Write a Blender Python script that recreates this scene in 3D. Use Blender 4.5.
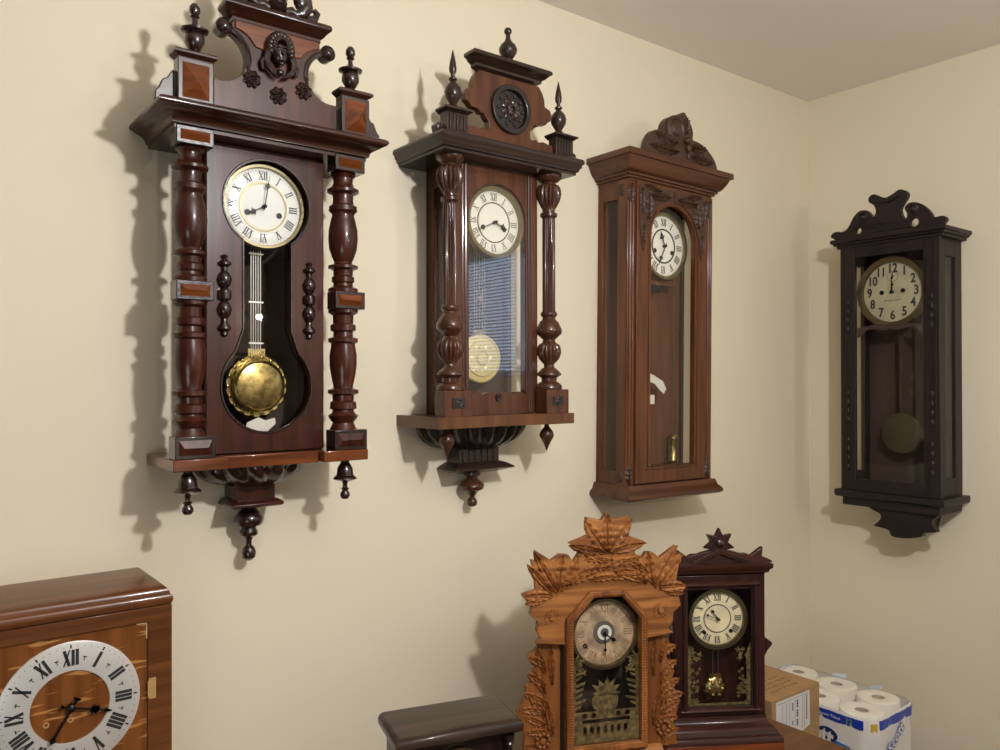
import bpy, math, random
from mathutils import Vector, Matrix
from mathutils.geometry import tessellate_polygon
random.seed(4)
PI = math.pi
for o in list(bpy.data.objects): bpy.data.objects.remove(o, do_unlink=True)
C = bpy.context.scene.collection
sc = bpy.context.scene

# ------------------------------------------------------------------ camera
cd = bpy.data.cameras.new('camera'); cam = bpy.data.objects.new('camera', cd); C.objects.link(cam)
cd.sensor_width = 36; cd.lens = 28.937; cd.clip_start = .02
R_ = Vector((0.79161906, -0.61101206, -0.0018811)); U_ = Vector((-0.00198646, -0.00565224, 0.99998205)); F_ = Vector((0.61101172, 0.79160111, 0.00568817))
M = Matrix((R_, U_, -F_)).transposed().to_4x4(); M.translation = Vector((-2.79505, -1.7, 1.6)); cam.matrix_world = M
sc.camera = cam

# ------------------------------------------------------------------ world, lights, exposure
w = bpy.data.worlds.new('world'); sc.world = w; w.use_nodes = True
w.node_tree.nodes['Background'].inputs[0].default_value = (.55, .66, .85, 1); w.node_tree.nodes['Background'].inputs[1].default_value = .6
sc.view_settings.view_transform = 'Standard'; sc.view_settings.look = 'None'
sc.view_settings.exposure = 0.0; sc.view_settings.gamma = 1; sc.view_settings.use_curve_mapping = False
def light(name, kind, loc, power, col, size=.1, target=None, sy=None):
    l = bpy.data.lights.new(name, kind); l.energy = power; l.color = col
    if kind == 'AREA':
        l.size = size
        if sy: l.shape = 'RECTANGLE'; l.size_y = sy
    else: l.shadow_soft_size = size
    o = bpy.data.objects.new(name, l); C.objects.link(o); o.location = loc
    if target: o.rotation_euler = (Vector(target)-Vector(loc)).to_track_quat('-Z', 'Y').to_euler()
    return o
light('ceiling_lamp_light', 'POINT', (-1.97, -1.74, 2.27), 77, (.96, .96, 1), .045)
up = light('ceiling_fill_light', 'SPOT', (-1.12, -2.9, 1.95), 24, (1, .90, .74), .016, (-.8, -2.0, 2.655))  # upward spot added to lift the ceiling, placed for the glint in clock glass
light('left_cool_fill', 'AREA', (-3.9, -2.6, .75), 10, (.85, .94, 1), .9, (-1.7, 0, .55), .7)  # cool fill added for the lower walls; no window stands here
light('front_soft_fill', 'AREA', (-1.7, -5.2, 1.35), 10, (1, .95, .86), 2.0, (-1.0, 0, 1.0), 1.3); up.data.spot_size = 2.3; up.data.spot_blend = .5  # broad soft fill added to even out both walls; the front wall has no opening

# ------------------------------------------------------------------ materials
def s2l(c):
    c = c/255
    return c/12.92 if c <= .04045 else ((c+.055)/1.055)**2.4
def rgb(r, g, b): return (s2l(r), s2l(g), s2l(b), 1)
def newmat(name):
    m = bpy.data.materials.new(name); m.use_nodes = True
    return m, m.node_tree, m.node_tree.nodes['Principled BSDF']
def plain(name, c, rough=.5, metal=0, coat=0, bump=0, bscale=60, var=0):
    m, t, b = newmat(name)
    b.inputs['Base Color'].default_value = rgb(*c); b.inputs['Roughness'].default_value = rough; b.inputs['Metallic'].default_value = metal
    b.inputs['Coat Weight'].default_value = coat; b.inputs['Coat Roughness'].default_value = .08
    if bump or var:
        tc = t.nodes.new('ShaderNodeTexCoord'); n = t.nodes.new('ShaderNodeTexNoise'); n.inputs['Scale'].default_value = bscale; n.inputs['Detail'].default_value = 4
        t.links.new(tc.outputs['Object'], n.inputs['Vector'])
        if bump:
            bp = t.nodes.new('ShaderNodeBump'); bp.inputs['Strength'].default_value = bump; bp.inputs['Distance'].default_value = .002
            t.links.new(n.outputs['Fac'], bp.inputs['Height']); t.links.new(bp.outputs[0], b.inputs['Normal'])
        if var:
            r = t.nodes.new('ShaderNodeValToRGB'); r.color_ramp.elements[0].position = .35; r.color_ramp.elements[1].position = .65
            r.color_ramp.elements[0].color = rgb(*[x*(1-var) for x in c]); r.color_ramp.elements[1].color = rgb(*[min(255, x*(1+var*.4)) for x in c])
            t.links.new(n.outputs['Fac'], r.inputs[0]); t.links.new(r.outputs[0], b.inputs['Base Color'])
    return m
def wood(name, c1, c2, axis='z', rough=.32, coat=.35, scale=55, fleck=None, bump=.12):
    m, t, b = newmat(name)
    tc = t.nodes.new('ShaderNodeTexCoord'); mp = t.nodes.new('ShaderNodeMapping')
    s = {'z': (scale, scale, scale*.06), 'x': (scale*.06, scale, scale), 'y': (scale, scale*.06, scale)}[axis]
    mp.inputs['Scale'].default_value = s
    t.links.new(tc.outputs['Object'], mp.inputs['Vector'])
    n = t.nodes.new('ShaderNodeTexNoise'); n.inputs['Scale'].default_value = 1; n.inputs['Detail'].default_value = 6; n.inputs['Distortion'].default_value = .6
    t.links.new(mp.outputs[0], n.inputs['Vector'])
    r = t.nodes.new('ShaderNodeValToRGB'); r.color_ramp.elements[0].position = .32; r.color_ramp.elements[1].position = .68
    r.color_ramp.elements[0].color = rgb(*c1); r.color_ramp.elements[1].color = rgb(*c2)
    t.links.new(n.outputs['Fac'], r.inputs[0])
    out = r.outputs[0]
    if fleck:
        mp2 = t.nodes.new('ShaderNodeMapping'); mp2.inputs['Scale'].default_value = (18, 18, 130); mp2.inputs['Rotation'].default_value = (0, .45, 0)
        n2 = t.nodes.new('ShaderNodeTexNoise'); n2.inputs['Scale'].default_value = 1; n2.inputs['Detail'].default_value = 1
        r2 = t.nodes.new('ShaderNodeValToRGB'); r2.color_ramp.elements[0].position = .62; r2.color_ramp.elements[1].position = .68
        mx = t.nodes.new('ShaderNodeMixRGB'); mx.inputs[2].default_value = rgb(*fleck)
        t.links.new(tc.outputs['Object'], mp2.inputs['Vector']); t.links.new(mp2.outputs[0], n2.inputs['Vector']); t.links.new(n2.outputs['Fac'], r2.inputs[0])
        t.links.new(r2.outputs[0], mx.inputs[0]); t.links.new(out, mx.inputs[1]); out = mx.outputs[0]
    t.links.new(out, b.inputs['Base Color'])
    b.inputs['Roughness'].default_value = rough; b.inputs['Coat Weight'].default_value = coat; b.inputs['Coat Roughness'].default_value = .1
    b.inputs['Specular IOR Level'].default_value = .28
    bp = t.nodes.new('ShaderNodeBump'); bp.inputs['Strength'].default_value = bump; bp.inputs['Distance'].default_value = .001
    t.links.new(n.outputs['Fac'], bp.inputs['Height']); t.links.new(bp.outputs[0], b.inputs['Normal'])
    return m
def glassmat(name, refl=1.5, tint=(1, 1, 1, 1), minr=.0):
    m = bpy.data.materials.new(name); m.use_nodes = True; t = m.node_tree; t.nodes.clear()
    o = t.nodes.new('ShaderNodeOutputMaterial'); mx = t.nodes.new('ShaderNodeMixShader'); tr = t.nodes.new('ShaderNodeBsdfTransparent'); g = t.nodes.new('ShaderNodeBsdfGlossy')
    tr.inputs[0].default_value = tint; g.inputs['Roughness'].default_value = .01; f = t.nodes.new('ShaderNodeFresnel'); f.inputs[0].default_value = refl
    ge = t.nodes.new('ShaderNodeNewGeometry'); iv = t.nodes.new('ShaderNodeMath'); iv.operation = 'SUBTRACT'; iv.inputs[0].default_value = 1
    ml = t.nodes.new('ShaderNodeMath'); ml.operation = 'MULTIPLY'; t.links.new(ge.outputs['Backfacing'], iv.inputs[1]); t.links.new(iv.outputs[0], ml.inputs[0]); t.links.new(f.outputs[0], ml.inputs[1])
    t.links.new(ml.outputs[0], mx.inputs[0]); t.links.new(tr.outputs[0], mx.inputs[1]); t.links.new(g.outputs[0], mx.inputs[2]); t.links.new(mx.outputs[0], o.inputs[0])
    return m
def emis(name, c, s):
    m = bpy.data.materials.new(name); m.use_nodes = True; t = m.node_tree; t.nodes.clear()
    o = t.nodes.new('ShaderNodeOutputMaterial'); e = t.nodes.new('ShaderNodeEmission'); e.inputs[0].default_value = c; e.inputs[1].default_value = s
    t.links.new(e.outputs[0], o.inputs[0]); return m

W = {}
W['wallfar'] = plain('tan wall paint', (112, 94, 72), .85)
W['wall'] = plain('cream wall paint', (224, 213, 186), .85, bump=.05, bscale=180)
W['ceil'] = plain('ceiling paint', (238, 230, 220), .9, bump=.05, bscale=120)
W['floor'] = plain('brown carpet', (80, 64, 50), .95, bump=.4, bscale=400, var=.2)
W['white'] = plain('white trim paint', (225, 222, 214), .5)
W['w1'] = wood('red mahogany varnish', (40, 17, 10), (74, 34, 20), rough=.30, coat=.35)
W['w1x'] = wood('red mahogany varnish across', (38, 19, 12), (66, 34, 21), 'x', rough=.32, coat=.35)
W['w1l'] = wood('orange walnut veneer', (78, 38, 15), (120, 62, 25), 'x', rough=.25, coat=.6)
W['w1d'] = plain('dark carved wood gloss', (36, 19, 14), .26, coat=.5, bump=.2, bscale=150)
W['w2'] = wood('brown walnut', (64, 35, 20), (94, 55, 33), rough=.36, coat=.3)
W['w2x'] = wood('dark brown walnut moulding', (34, 24, 19), (54, 37, 29), 'x', rough=.34, coat=.35)
W['w2t'] = wood('turned brown walnut', (54, 30, 19), (80, 48, 31), rough=.28, coat=.45)
W['w2l'] = wood('striped brown walnut veneer', (80, 50, 28), (108, 68, 38), rough=.35, coat=.3, scale=30)
W['w2d'] = plain('near black carved wood', (26, 19, 16), .34, coat=.4, bump=.2, bscale=150)
W['w3'] = wood('red brown walnut', (68, 35, 16), (104, 58, 29), rough=.33, coat=.4)
W['w3x'] = wood('red brown walnut across', (62, 32, 16), (92, 50, 27), 'x', rough=.33, coat=.4)
W['w3d'] = plain('carved red brown walnut', (66, 42, 28), .5, bump=.6, bscale=120)
W['w4'] = wood('blackened oak', (26, 18, 17), (42, 29, 27), rough=.5, coat=.15)
W['w4x'] = wood('blackened oak across', (26, 18, 17), (42, 29, 27), 'x', rough=.5, coat=.15)
W['oak'] = wood('golden carved oak', (104, 58, 24), (176, 116, 62), 'x', rough=.5, coat=.05, scale=60, bump=.5)
W['oakz'] = wood('golden oak upright', (100, 56, 23), (158, 98, 48), 'z', rough=.5, coat=.1, scale=40, bump=.4)
W['dred'] = wood('dark red stained wood', (34, 15, 12), (60, 28, 22), rough=.4, coat=.2)
W['dredx'] = wood('dark red stained wood across', (42, 21, 16), (70, 38, 29), 'x', rough=.4, coat=.2)
W['dbase'] = wood('orange brown base wood', (100, 48, 22), (138, 72, 36), 'x', rough=.4, coat=.2)
W['oakL'] = wood('brown oak case', (76, 42, 18), (112, 66, 32), 'x', rough=.34, coat=.35)
W['oakLz'] = wood('brown oak case upright', (76, 40, 17), (106, 60, 27), 'z', rough=.34, coat=.35)
W['oakP'] = wood('quartersawn oak panel', (98, 54, 20), (128, 76, 32), 'z', rough=.36, coat=.3, fleck=(176, 122, 66))
W['blk'] = wood('worn black brown wood', (44, 34, 28), (68, 53, 43), 'x', rough=.34, coat=.3)
W['blkz'] = wood('dark red black wood', (28, 17, 14), (46, 28, 22), 'z', rough=.35, coat=.3)
W['inside'] = plain('dark case lining', (62, 46, 34), .8)
W['inside3'] = wood('brown case lining', (84, 48, 26), (110, 66, 38), rough=.7, coat=0)
W['tablew'] = wood('brown table wood', (92, 56, 26), (112, 72, 36), 'x', rough=.45, coat=.15)
W['brass'] = plain('aged brass', (168, 146, 90), .3, 1, bump=.1, bscale=90, var=.25)
W['brassd'] = plain('dull brass bezel', (128, 118, 88), .35, 1)
W['bobdark'] = plain('tarnished brass', (92, 86, 66), .5, .8)
W['gold'] = plain('gold paint', (168, 140, 82), .45, .4, var=.2)
W['goldd'] = plain('dim gold stencil', (120, 104, 62), .5, .3, var=.3, bscale=90)
W['steel'] = plain('steel rod', (190, 188, 180), .3, 1)
W['silver'] = plain('brushed silver chapter ring', (206, 202, 194), .38, .35)
W['enamel'] = plain('white enamel', (232, 232, 222), .16, coat=.4)
W['enamel2'] = plain('ivory enamel', (232, 230, 212), .2, coat=.3)
W['paper'] = plain('cream paper dial', (226, 212, 168), .6, var=.06, bscale=30)
W['paper4'] = plain('yellowed dial', (176, 168, 134), .5, var=.05, bscale=25)
W['paperG'] = plain('tan aged dial', (200, 172, 136), .4, .2, var=.22, bscale=38)
W['ink'] = plain('black numerals', (38, 36, 36), .5)
W['inkg'] = plain('soft grey numerals', (96, 92, 84), .6)
W['inkb'] = plain('brown faded numerals', (150, 120, 90), .6)
W['iron'] = plain('blackened steel hands', (28, 26, 26), .35, .6)
W['glass'] = glassmat('clear glass', 1.52)
W['glass2'] = glassmat('mirror-like old glass', 1.95, (1, 1, 1, 1))
W['glassG'] = glassmat('gold stencilled glass', 1.6)
W['bobcream'] = plain('pale stamped brass', (214, 196, 126), .45, .35, bump=.5, bscale=120)
W['tag'] = plain('white paper tag', (214, 208, 192), .8)
W['card'] = plain('brown cardboard', (168, 132, 88), .85, bump=.05, var=.06, bscale=14)
W['cardd'] = plain('brown print on cardboard', (138, 102, 64), .85)
W['label'] = plain('white printed label', (216, 212, 210), .6)
W['tp'] = plain('white tissue paper', (240, 234, 218), .9, bump=.1, bscale=200)
W['core'] = plain('grey cardboard tube', (168, 154, 138), .9)
W['wrap'] = plain('white plastic wrapper', (226, 222, 212), .3, coat=.3)
W['blue'] = plain('blue printed plastic', (16, 58, 168), .3, coat=.3)
W['navy'] = plain('navy printed plastic', (10, 40, 84), .3, coat=.3)
W['cyan'] = plain('sky blue printed plastic', (40, 120, 190), .3, coat=.3)
W['yel'] = plain('yellow printed plastic', (214, 172, 60), .35)
W['green'] = plain('green printed plastic', (90, 160, 110), .35)
W['film'] = glassmat('clear plastic film', 1.35)
_t = W['film'].node_tree; _d = _t.nodes.new('ShaderNodeBsdfDiffuse'); _d.inputs[0].default_value = (.86, .84, .78, 1); _m = _t.nodes.new('ShaderNodeMixShader'); _m.inputs[0].default_value = .12
_o = [n for n in _t.nodes if n.type == 'OUTPUT_MATERIAL'][0]; _g = [n for n in _t.nodes if n.type == 'MIX_SHADER' and n != _m][0]
_t.links.new(_g.outputs[0], _m.inputs[1]); _t.links.new(_d.outputs[0], _m.inputs[2]); _t.links.new(_m.outputs[0], _o.inputs[0])
W['slat'] = plain('blind slat', (200, 208, 222), .5)
W['sky'] = emis('daylight outside', (.66, .78, 1, 1), 3.4)
W['hinge'] = plain('bright hinge brass', (214, 176, 116), .35, .5)
W['inlay'] = plain('pale inlay line', (206, 178, 134), .5)

# ------------------------------------------------------------------ mesh kit
class MB:
    """collects geometry in (u, d, z): u right along the front, d out of the front, z absolute height; linked relative to the clock's base"""
    def __init__(s, zr=0): s.v = []; s.f = []; s.zr = zr
    def add(s, vs, fs):
        n = len(s.v); s.v += [(a, -b, c-s.zr) for a, b, c in vs]; s.f += [tuple(i+n for i in f) for f in fs]; return s
    def box(s, u0, u1, d0, d1, z0, z1):
        return s.add([(u0, d0, z0), (u1, d0, z0), (u1, d1, z0), (u0, d1, z0), (u0, d0, z1), (u1, d0, z1), (u1, d1, z1), (u0, d1, z1)],
                     [(0, 1, 2, 3), (4, 7, 6, 5), (0, 4, 5, 1), (1, 5, 6, 2), (2, 6, 7, 3), (3, 7, 4, 0)])
    def lathe(s, prof, u=0, d=0, n=24, flute=None, sq=1.0, a0=0, a1=2*PI):
        """vertical axis; prof [(r, z[, flute depth])]"""
        vs, fs = [], []; full = abs(a1-a0-2*PI) < 1e-4; m = n if full else n+1
        for p in prof:
            r, z = p[0], p[1]; fl = p[2] if len(p) > 2 else 0
            for k in range(m):
                a = a0+(a1-a0)*k/n; rr = r
                if fl and flute: rr = r*(1-fl*(1-abs(math.sin(a*flute/2))))
                vs.append((u+rr*math.cos(a), d+rr*math.sin(a)*sq, z))
        for i in range(len(prof)-1):
            for k in range(n):
                k2 = (k+1) % m
                fs.append((i*m+k, i*m+k2, (i+1)*m+k2, (i+1)*m+k))
        fs.append(tuple(range(m-1, -1, -1))); fs.append(tuple((len(prof)-1)*m+k for k in range(m)))
        return s.add(vs, fs)
    def disc(s, prof, u, z, n=40, lobes=0, ld=0, closed=False):
        """axis out of the front; prof [(r, d)]"""
        vs, fs = [], []
        for r, d in prof:
            for k in range(n):
                a = 2*PI*k/n; rr = r*(1-ld*(1-abs(math.sin(a*lobes/2)))) if lobes else r
                vs.append((u+rr*math.cos(a), d, z+rr*math.sin(a)))
        m = len(prof)
        for i in range(m-1 if not closed else m):
            j = (i+1) % m
            for k in range(n):
                k2 = (k+1) % n; fs.append((i*n+k, i*n+k2, j*n+k2, j*n+k))
        if not closed:
            fs.append(tuple(range(n-1, -1, -1))); fs.append(tuple((m-1)*n+k for k in range(n)))
        return s.add(vs, fs)
    def prism(s, out, d0, d1, holes=()):
        loops = [list(out)]+[list(h) for h in holes]; flat = [p for l in loops for p in l]; N = len(flat)
        tris = tessellate_polygon([[Vector((a, b, 0)) for a, b in l] for l in loops])
        vs = [(a, d0, b) for a, b in flat]+[(a, d1, b) for a, b in flat]; fs = []
        for t in tris: fs.append(tuple(t)); fs.append(tuple(N+i for i in reversed(t)))
        o = 0
        for l in loops:
            m = len(l)
            for k in range(m): fs.append((o+k, o+(k+1) % m, N+o+(k+1) % m, N+o+k))
            o += m
        return s.add(vs, fs)
    def mould(s, prof, hw, d, back=0, cu=0):
        """moulding round three sides; prof [(overhang, z)] going up or down"""
        vs, fs = [], []
        for o, z in prof: vs += [(cu-hw-o, back, z), (cu-hw-o, d+o, z), (cu+hw+o, d+o, z), (cu+hw+o, back, z)]
        for i in range(len(prof)-1):
            for k in range(4): fs.append((i*4+k, i*4+(k+1) % 4, i*4+4+(k+1) % 4, i*4+4+k))
        fs.append((3, 2, 1, 0)); e = (len(prof)-1)*4; fs.append((e, e+1, e+2, e+3))
        return s.add(vs, fs)
    def tube(s, pts, r, n=10):
        """pts (u, d, z) ; r a number or one per point"""
        P = [Vector(p) for p in pts]; vs, fs = [], []
        rr = r if isinstance(r, (list, tuple)) else [r]*len(P)
        for i, p in enumerate(P):
            t = (P[min(i+1, len(P)-1)]-P[max(i-1, 0)]).normalized()
            a = t.cross(Vector((0, 1, 0)));
            if a.length < .1: a = t.cross(Vector((1, 0, 0)))
            a.normalize(); b = t.cross(a)
            for k in range(n):
                q = p+rr[i]*(math.cos(2*PI*k/n)*a+math.sin(2*PI*k/n)*b); vs.append(tuple(q))
        for i in range(len(P)-1):
            for k in range(n): fs.append((i*n+k, i*n+(k+1) % n, (i+1)*n+(k+1) % n, (i+1)*n+k))
        fs.append(tuple(range(n-1, -1, -1))); fs.append(tuple((len(P)-1)*n+k for k in range(n)))
        return s.add(vs, fs)
    def ball(s, u, d, z, ru, rd, rz, n=14, m=9):
        vs, fs = [], []
        for i in range(1, m):
            t = PI*i/m
            for k in range(n):
                a = 2*PI*k/n; vs.append((u+ru*math.sin(t)*math.cos(a), d+rd*math.sin(t)*math.sin(a), z+rz*math.cos(t)))
        for i in range(m-2):
            for k in range(n): fs.append((i*n+k, i*n+(k+1) % n, (i+1)*n+(k+1) % n, (i+1)*n+k))
        fs.append(tuple(range(n-1, -1, -1))); fs.append(tuple((m-2)*n+k for k in range(n)))
        return s.add(vs, fs)
    def leaf(s, u, z, ang, L, w, d, h=.005, serr=5, base=.15):
        """a carved leaf in relief: serrated edge, hollow blades and a raised midrib; ang from straight up, clockwise"""
        a = math.radians(ang); ax = (math.sin(a), math.cos(a)); sx = (math.cos(a), -math.sin(a)); vs, fs = [], []; n = serr*4
        for i in range(n+1):
            t = i/n; ww = w*.5*(math.sin(PI*min(1, t*.92+.08))**.8)
            ph = (t*serr) % 1; e = ww*(1-.22*ph) if 0 < i < n else ww*.2
            c = (u+ax[0]*L*t, z+ax[1]*L*t); rib = h*(1-.6*t)
            vein = h*.55*(1 if i % 4 < 2 else 0)
            for q, hh in ((-1, .0), (-.55, .6*h*(1-.4*t)+vein), (-.12, .22*h), (0, rib), (.12, .22*h), (.55, .6*h*(1-.4*t)+vein), (1, .0)):
                vs.append((c[0]+sx[0]*e*q, d+hh, c[1]+sx[1]*e*q))
        for i in range(n):
            for k in range(6): fs.append((i*7+k, i*7+k+1, i*7+8+k, i*7+7+k))
        return s.add(vs, fs)
def tagit(o, label=None, cat=None, group=None, kind=None):
    for k, v in (('label', label), ('category', cat), ('group', group), ('kind', kind)):
        if v: o[k] = v
    return o
def link(name, mb, mat, parent=None, label=None, bevel=0, smooth=38, seg=2):
    me = bpy.data.meshes.new(name); me.from_pydata(mb.v, [], mb.f); me.validate()
    import bmesh
    bm = bmesh.new(); bm.from_mesh(me); bmesh.ops.recalc_face_normals(bm, faces=bm.faces); bm.to_mesh(me); bm.free()
    me.materials.append(W[mat])
    if smooth:
        for p in me.polygons: p.use_smooth = True
        me.set_sharp_from_angle(angle=math.radians(smooth))
    o = bpy.data.objects.new(name, me); C.objects.link(o)
    if parent: o.parent = parent
    if label: o['label'] = label
    if bevel:
        b = o.modifiers.new('bevel', 'BEVEL'); b.width = bevel; b.segments = seg; b.limit_method = 'ANGLE'; b.angle_limit = math.radians(40)
    return o
def thing(name, loc, rz, label, cat, group=None, tilt=0):
    o = bpy.data.objects.new(name, None); C.objects.link(o); o.location = loc; o.rotation_euler = (0, tilt, rz)
    o.empty_display_size = .05
    return tagit(o, label, cat, group)
def copy_tree(o, parent=None):
    c = o.copy(); C.objects.link(c)
    if parent: c.parent = parent
    for ch in [x for x in bpy.data.objects if x.parent == o]: copy_tree(ch, c)
    return c
def arc(cu, cz, r, a0, a1, n=14, ry=None):
    ry = ry or r
    return [(cu+r*math.cos(math.radians(a0+(a1-a0)*k/n)), cz+ry*math.sin(math.radians(a0+(a1-a0)*k/n))) for k in range(n+1)]
def smooth_line(p, n=4, closed=True):
    out = []; m = len(p)
    for i in range(m if closed else m-1):
        a, b, c, d = (p[(i-1) % m], p[i], p[(i+1) % m], p[(i+2) % m])
        if not closed: a = p[max(0, i-1)]; d = p[min(m-1, i+2)]
        for k in range(n):
            t = k/n; out.append(tuple(.5*((2*b[j])+(-a[j]+c[j])*t+(2*a[j]-5*b[j]+4*c[j]-d[j])*t*t+(-a[j]+3*b[j]-3*c[j]+d[j])*t**3) for j in (0, 1)))
    if not closed: out.append(p[-1])
    return out
def circ(cu, cz, r, n=40): return [(cu+r*math.cos(2*PI*k/n), cz+r*math.sin(2*PI*k/n)) for k in range(n)]

# ---- numerals, drawn as raised strokes on a dial
def stroke(mb, T, x0, y0, x1, y1, w, d):
    dx, dy = x1-x0, y1-y0; L = math.hypot(dx, dy) or 1; nx, ny = -dy/L*w/2, dx/L*w/2
    q = [T(x0+nx, y0+ny), T(x1+nx, y1+ny), T(x1-nx, y1-ny), T(x0-nx, y0-ny)]
    mb.add([(a, d, b) for a, b in q]+[(a, d+.0005, b) for a, b in q], [(0, 1, 2, 3), (7, 6, 5, 4), (0, 4, 5, 1), (1, 5, 6, 2), (2, 6, 7, 3), (3, 7, 4, 0)])
ROM = ['XII', 'I', 'II', 'III', 'IIII', 'V', 'VI', 'VII', 'VIII', 'IX', 'X', 'XI']
def romans(mb, cu, cz, rm, h, d, wt=.16, cw=.42, serif=True):
    for i, sn in enumerate(ROM):
        a = math.radians(90-30*i); ux, uz = math.sin(a), -math.cos(a); rx, rz = math.cos(a), math.sin(a)
        T = lambda x, y: (cu+rx*(rm+y)+ux*x, cz+rz*(rm+y)+uz*x)
        ws = [{'I': .30, 'V': .62, 'X': .62}[c]*h*cw/.42 for c in sn]; x = -sum(ws)/2
        for c, wd in zip(sn, ws):
            m = x+wd/2; k = wt*h
            if c == 'I': stroke(mb, T, m, -h/2, m, h/2, k, d)
            elif c == 'V': stroke(mb, T, x+k*.5, h/2, m, -h/2, k, d); stroke(mb, T, x+wd-k*.4, h/2, m, -h/2, k*.45, d)
            else: stroke(mb, T, x+k*.5, h/2, x+wd-k*.5, -h/2, k, d); stroke(mb, T, x+wd-k*.4, h/2, x+k*.4, -h/2, k*.45, d)
            x += wd
        if serif:
            W2 = sum(ws)*.5; stroke(mb, T, -W2, h/2, W2, h/2, h*.05, d); stroke(mb, T, -W2, -h/2, W2, -h/2, h*.05, d)
def ticks(mb, cu, cz, r0, r1, d, wd, n=60):
    for i in range(n):
        a = 2*PI*i/n; T = lambda x, y: (cu+math.cos(a)*y-math.sin(a)*x, cz+math.sin(a)*y+math.cos(a)*x)
        stroke(mb, T, 0, r0, 0, r1, wd, d)
def ring(mb, cu, cz, r0, r1, d0, d1, n=48): mb.disc([(r0, d0), (r1, d0), (r1, d1), (r0, d1)], cu, cz, n, closed=True)
def text_mb(mb, txt, size, place, depth=.0006, bold=0):
    """place(x, y, k) -> (u, d, z) puts flat lettering of the default face on a surface"""
    cu = bpy.data.curves.new('t', 'FONT'); cu.body = txt; cu.size = size; cu.align_x = 'CENTER'; cu.align_y = 'CENTER'; cu.extrude = depth/2; cu.offset = bold
    cu.resolution_u = 3
    o = bpy.data.objects.new('t', cu); C.objects.link(o); bpy.context.view_layer.update()
    me = bpy.data.meshes.new_from_object(o.evaluated_get(bpy.context.evaluated_depsgraph_get()))
    mb.add([place(v.co.x, v.co.y, v.co.z+depth/2) for v in me.vertices], [tuple(p.vertices) for p in me.polygons])
    bpy.data.objects.remove(o, do_unlink=True); bpy.data.meshes.remove(me); bpy.data.curves.remove(cu)
def hand(mb, cu, cz, d, ang, L, w, style='orn', tail=.12):
    a = math.radians(90-ang); rx, rz, ux, uz = math.cos(a), math.sin(a), math.sin(a), -math.cos(a)
    T = lambda x, y: (cu+rx*y+ux*x, cz+rz*y+uz*x)
    P = lambda pts: mb.prism([T(x, y) for x, y in pts], d, d+.0015)
    if style == 'orn':
        P([(-w*.35, -L*tail), (w*.35, -L*tail), (w*.25, L*.6), (-w*.25, L*.6)])
        c = L*.62; q = T(0, c); mb.disc([(w*.7, d), (w*1.2, d), (w*1.2, d+.0015), (w*.7, d+.0015)], q[0], q[1], 16, closed=True)
        P([(-w*1.9, c-w*.25), (w*1.9, c-w*.25), (w*1.9, c+w*.25), (-w*1.9, c+w*.25)])
        P([(-w*.9, c+w), (0, c+w*.6), (w*.9, c+w), (w*.25, c+w*2.2), (0, L), (-w*.25, c+w*2.2)])
    elif style == 'maltese':
        P([(-w*.3, -L*.22), (w*.3, -L*.22), (w*.25, L), (-w*.25, L)]); P([(-w, -L*.24), (w, -L*.24), (w*.4, -L*.17), (-w*.4, -L*.17)])
        c = L*.58
        P([(-w*1.8, c-w*.9), (-w*1.1, c), (-w*1.8, c+w*.9), (w*1.8, c+w*.9), (w*1.1, c), (w*1.8, c-w*.9)])
        P([(-w*.9, c-w*1.8), (0, c-w*1.1), (w*.9, c-w*1.8), (w*.9, c+w*1.8), (0, c+w*1.1), (-w*.9, c+w*1.8)])
        P([(-w*.7, L*.82), (w*.7, L*.82), (w*.15, L), (-w*.15, L)])
    elif style == 'thin':
        P([(-w*.4, -L*.3), (w*.4, -L*.3), (w*.25, L*.86), (-w*.25, L*.86)]); P([(-w*.25, L*.8), (0, L*.76), (w*.25, L*.8), (w*.8, L*.9), (0, L), (-w*.8, L*.9)])
        P([(-w*1.1, -L*.3), (w*1.1, -L*.3), (w*.7, -L*.22), (-w*.7, -L*.22)])
    else:
        P([(-w*.4, -L*.12), (w*.4, -L*.12), (w*.22, L*.7), (-w*.22, L*.7)]); q = T(0, L*.72); mb.disc([(w*1.0, d), (w*1.0, d+.0015)], q[0], q[1], 14)
        P([(-w*.3, L*.7), (w*.3, L*.7), (0, L)])
    q = T(0, 0); mb.disc([(w*.9, d), (w*.9, d+.002), (w*.4, d+.003)], q[0], q[1], 16)

# ------------------------------------------------------------------ room
def structure(name, mb, mat): return tagit(link(name, mb, mat, smooth=0), kind='structure')
X0, Y0, ZC = -5.0, -5.6, 2.655
structure('floor', MB().box(X0-.1, .1, -.1, -Y0+.1, -.1, 0), 'floor')
structure('ceiling', MB().box(X0-.1, .1, -.1, -Y0+.1, ZC, ZC+.1), 'ceil')
structure('wall_back', MB().box(X0-.1, .1, -.1, 0, 0, ZC), 'wall')              # the wall the three regulators hang on
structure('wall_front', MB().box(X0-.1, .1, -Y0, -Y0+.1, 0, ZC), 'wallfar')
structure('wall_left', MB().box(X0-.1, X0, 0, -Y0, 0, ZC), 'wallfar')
WY0, WY1, WZ0, WZ1 = 1.86, 2.72, 1.60, 2.36                                     # window opening in the right wall
mb = MB()
mb.box(0, .12, -.1, WY0, 0, ZC); mb.box(0, .12, WY1, -Y0+.1, 0, ZC); mb.box(0, .12, WY0, WY1, 0, WZ0); mb.box(0, .12, WY0, WY1, WZ1, ZC)
structure('wall_right', mb, 'wall')
mb = MB(); t = .045
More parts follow.
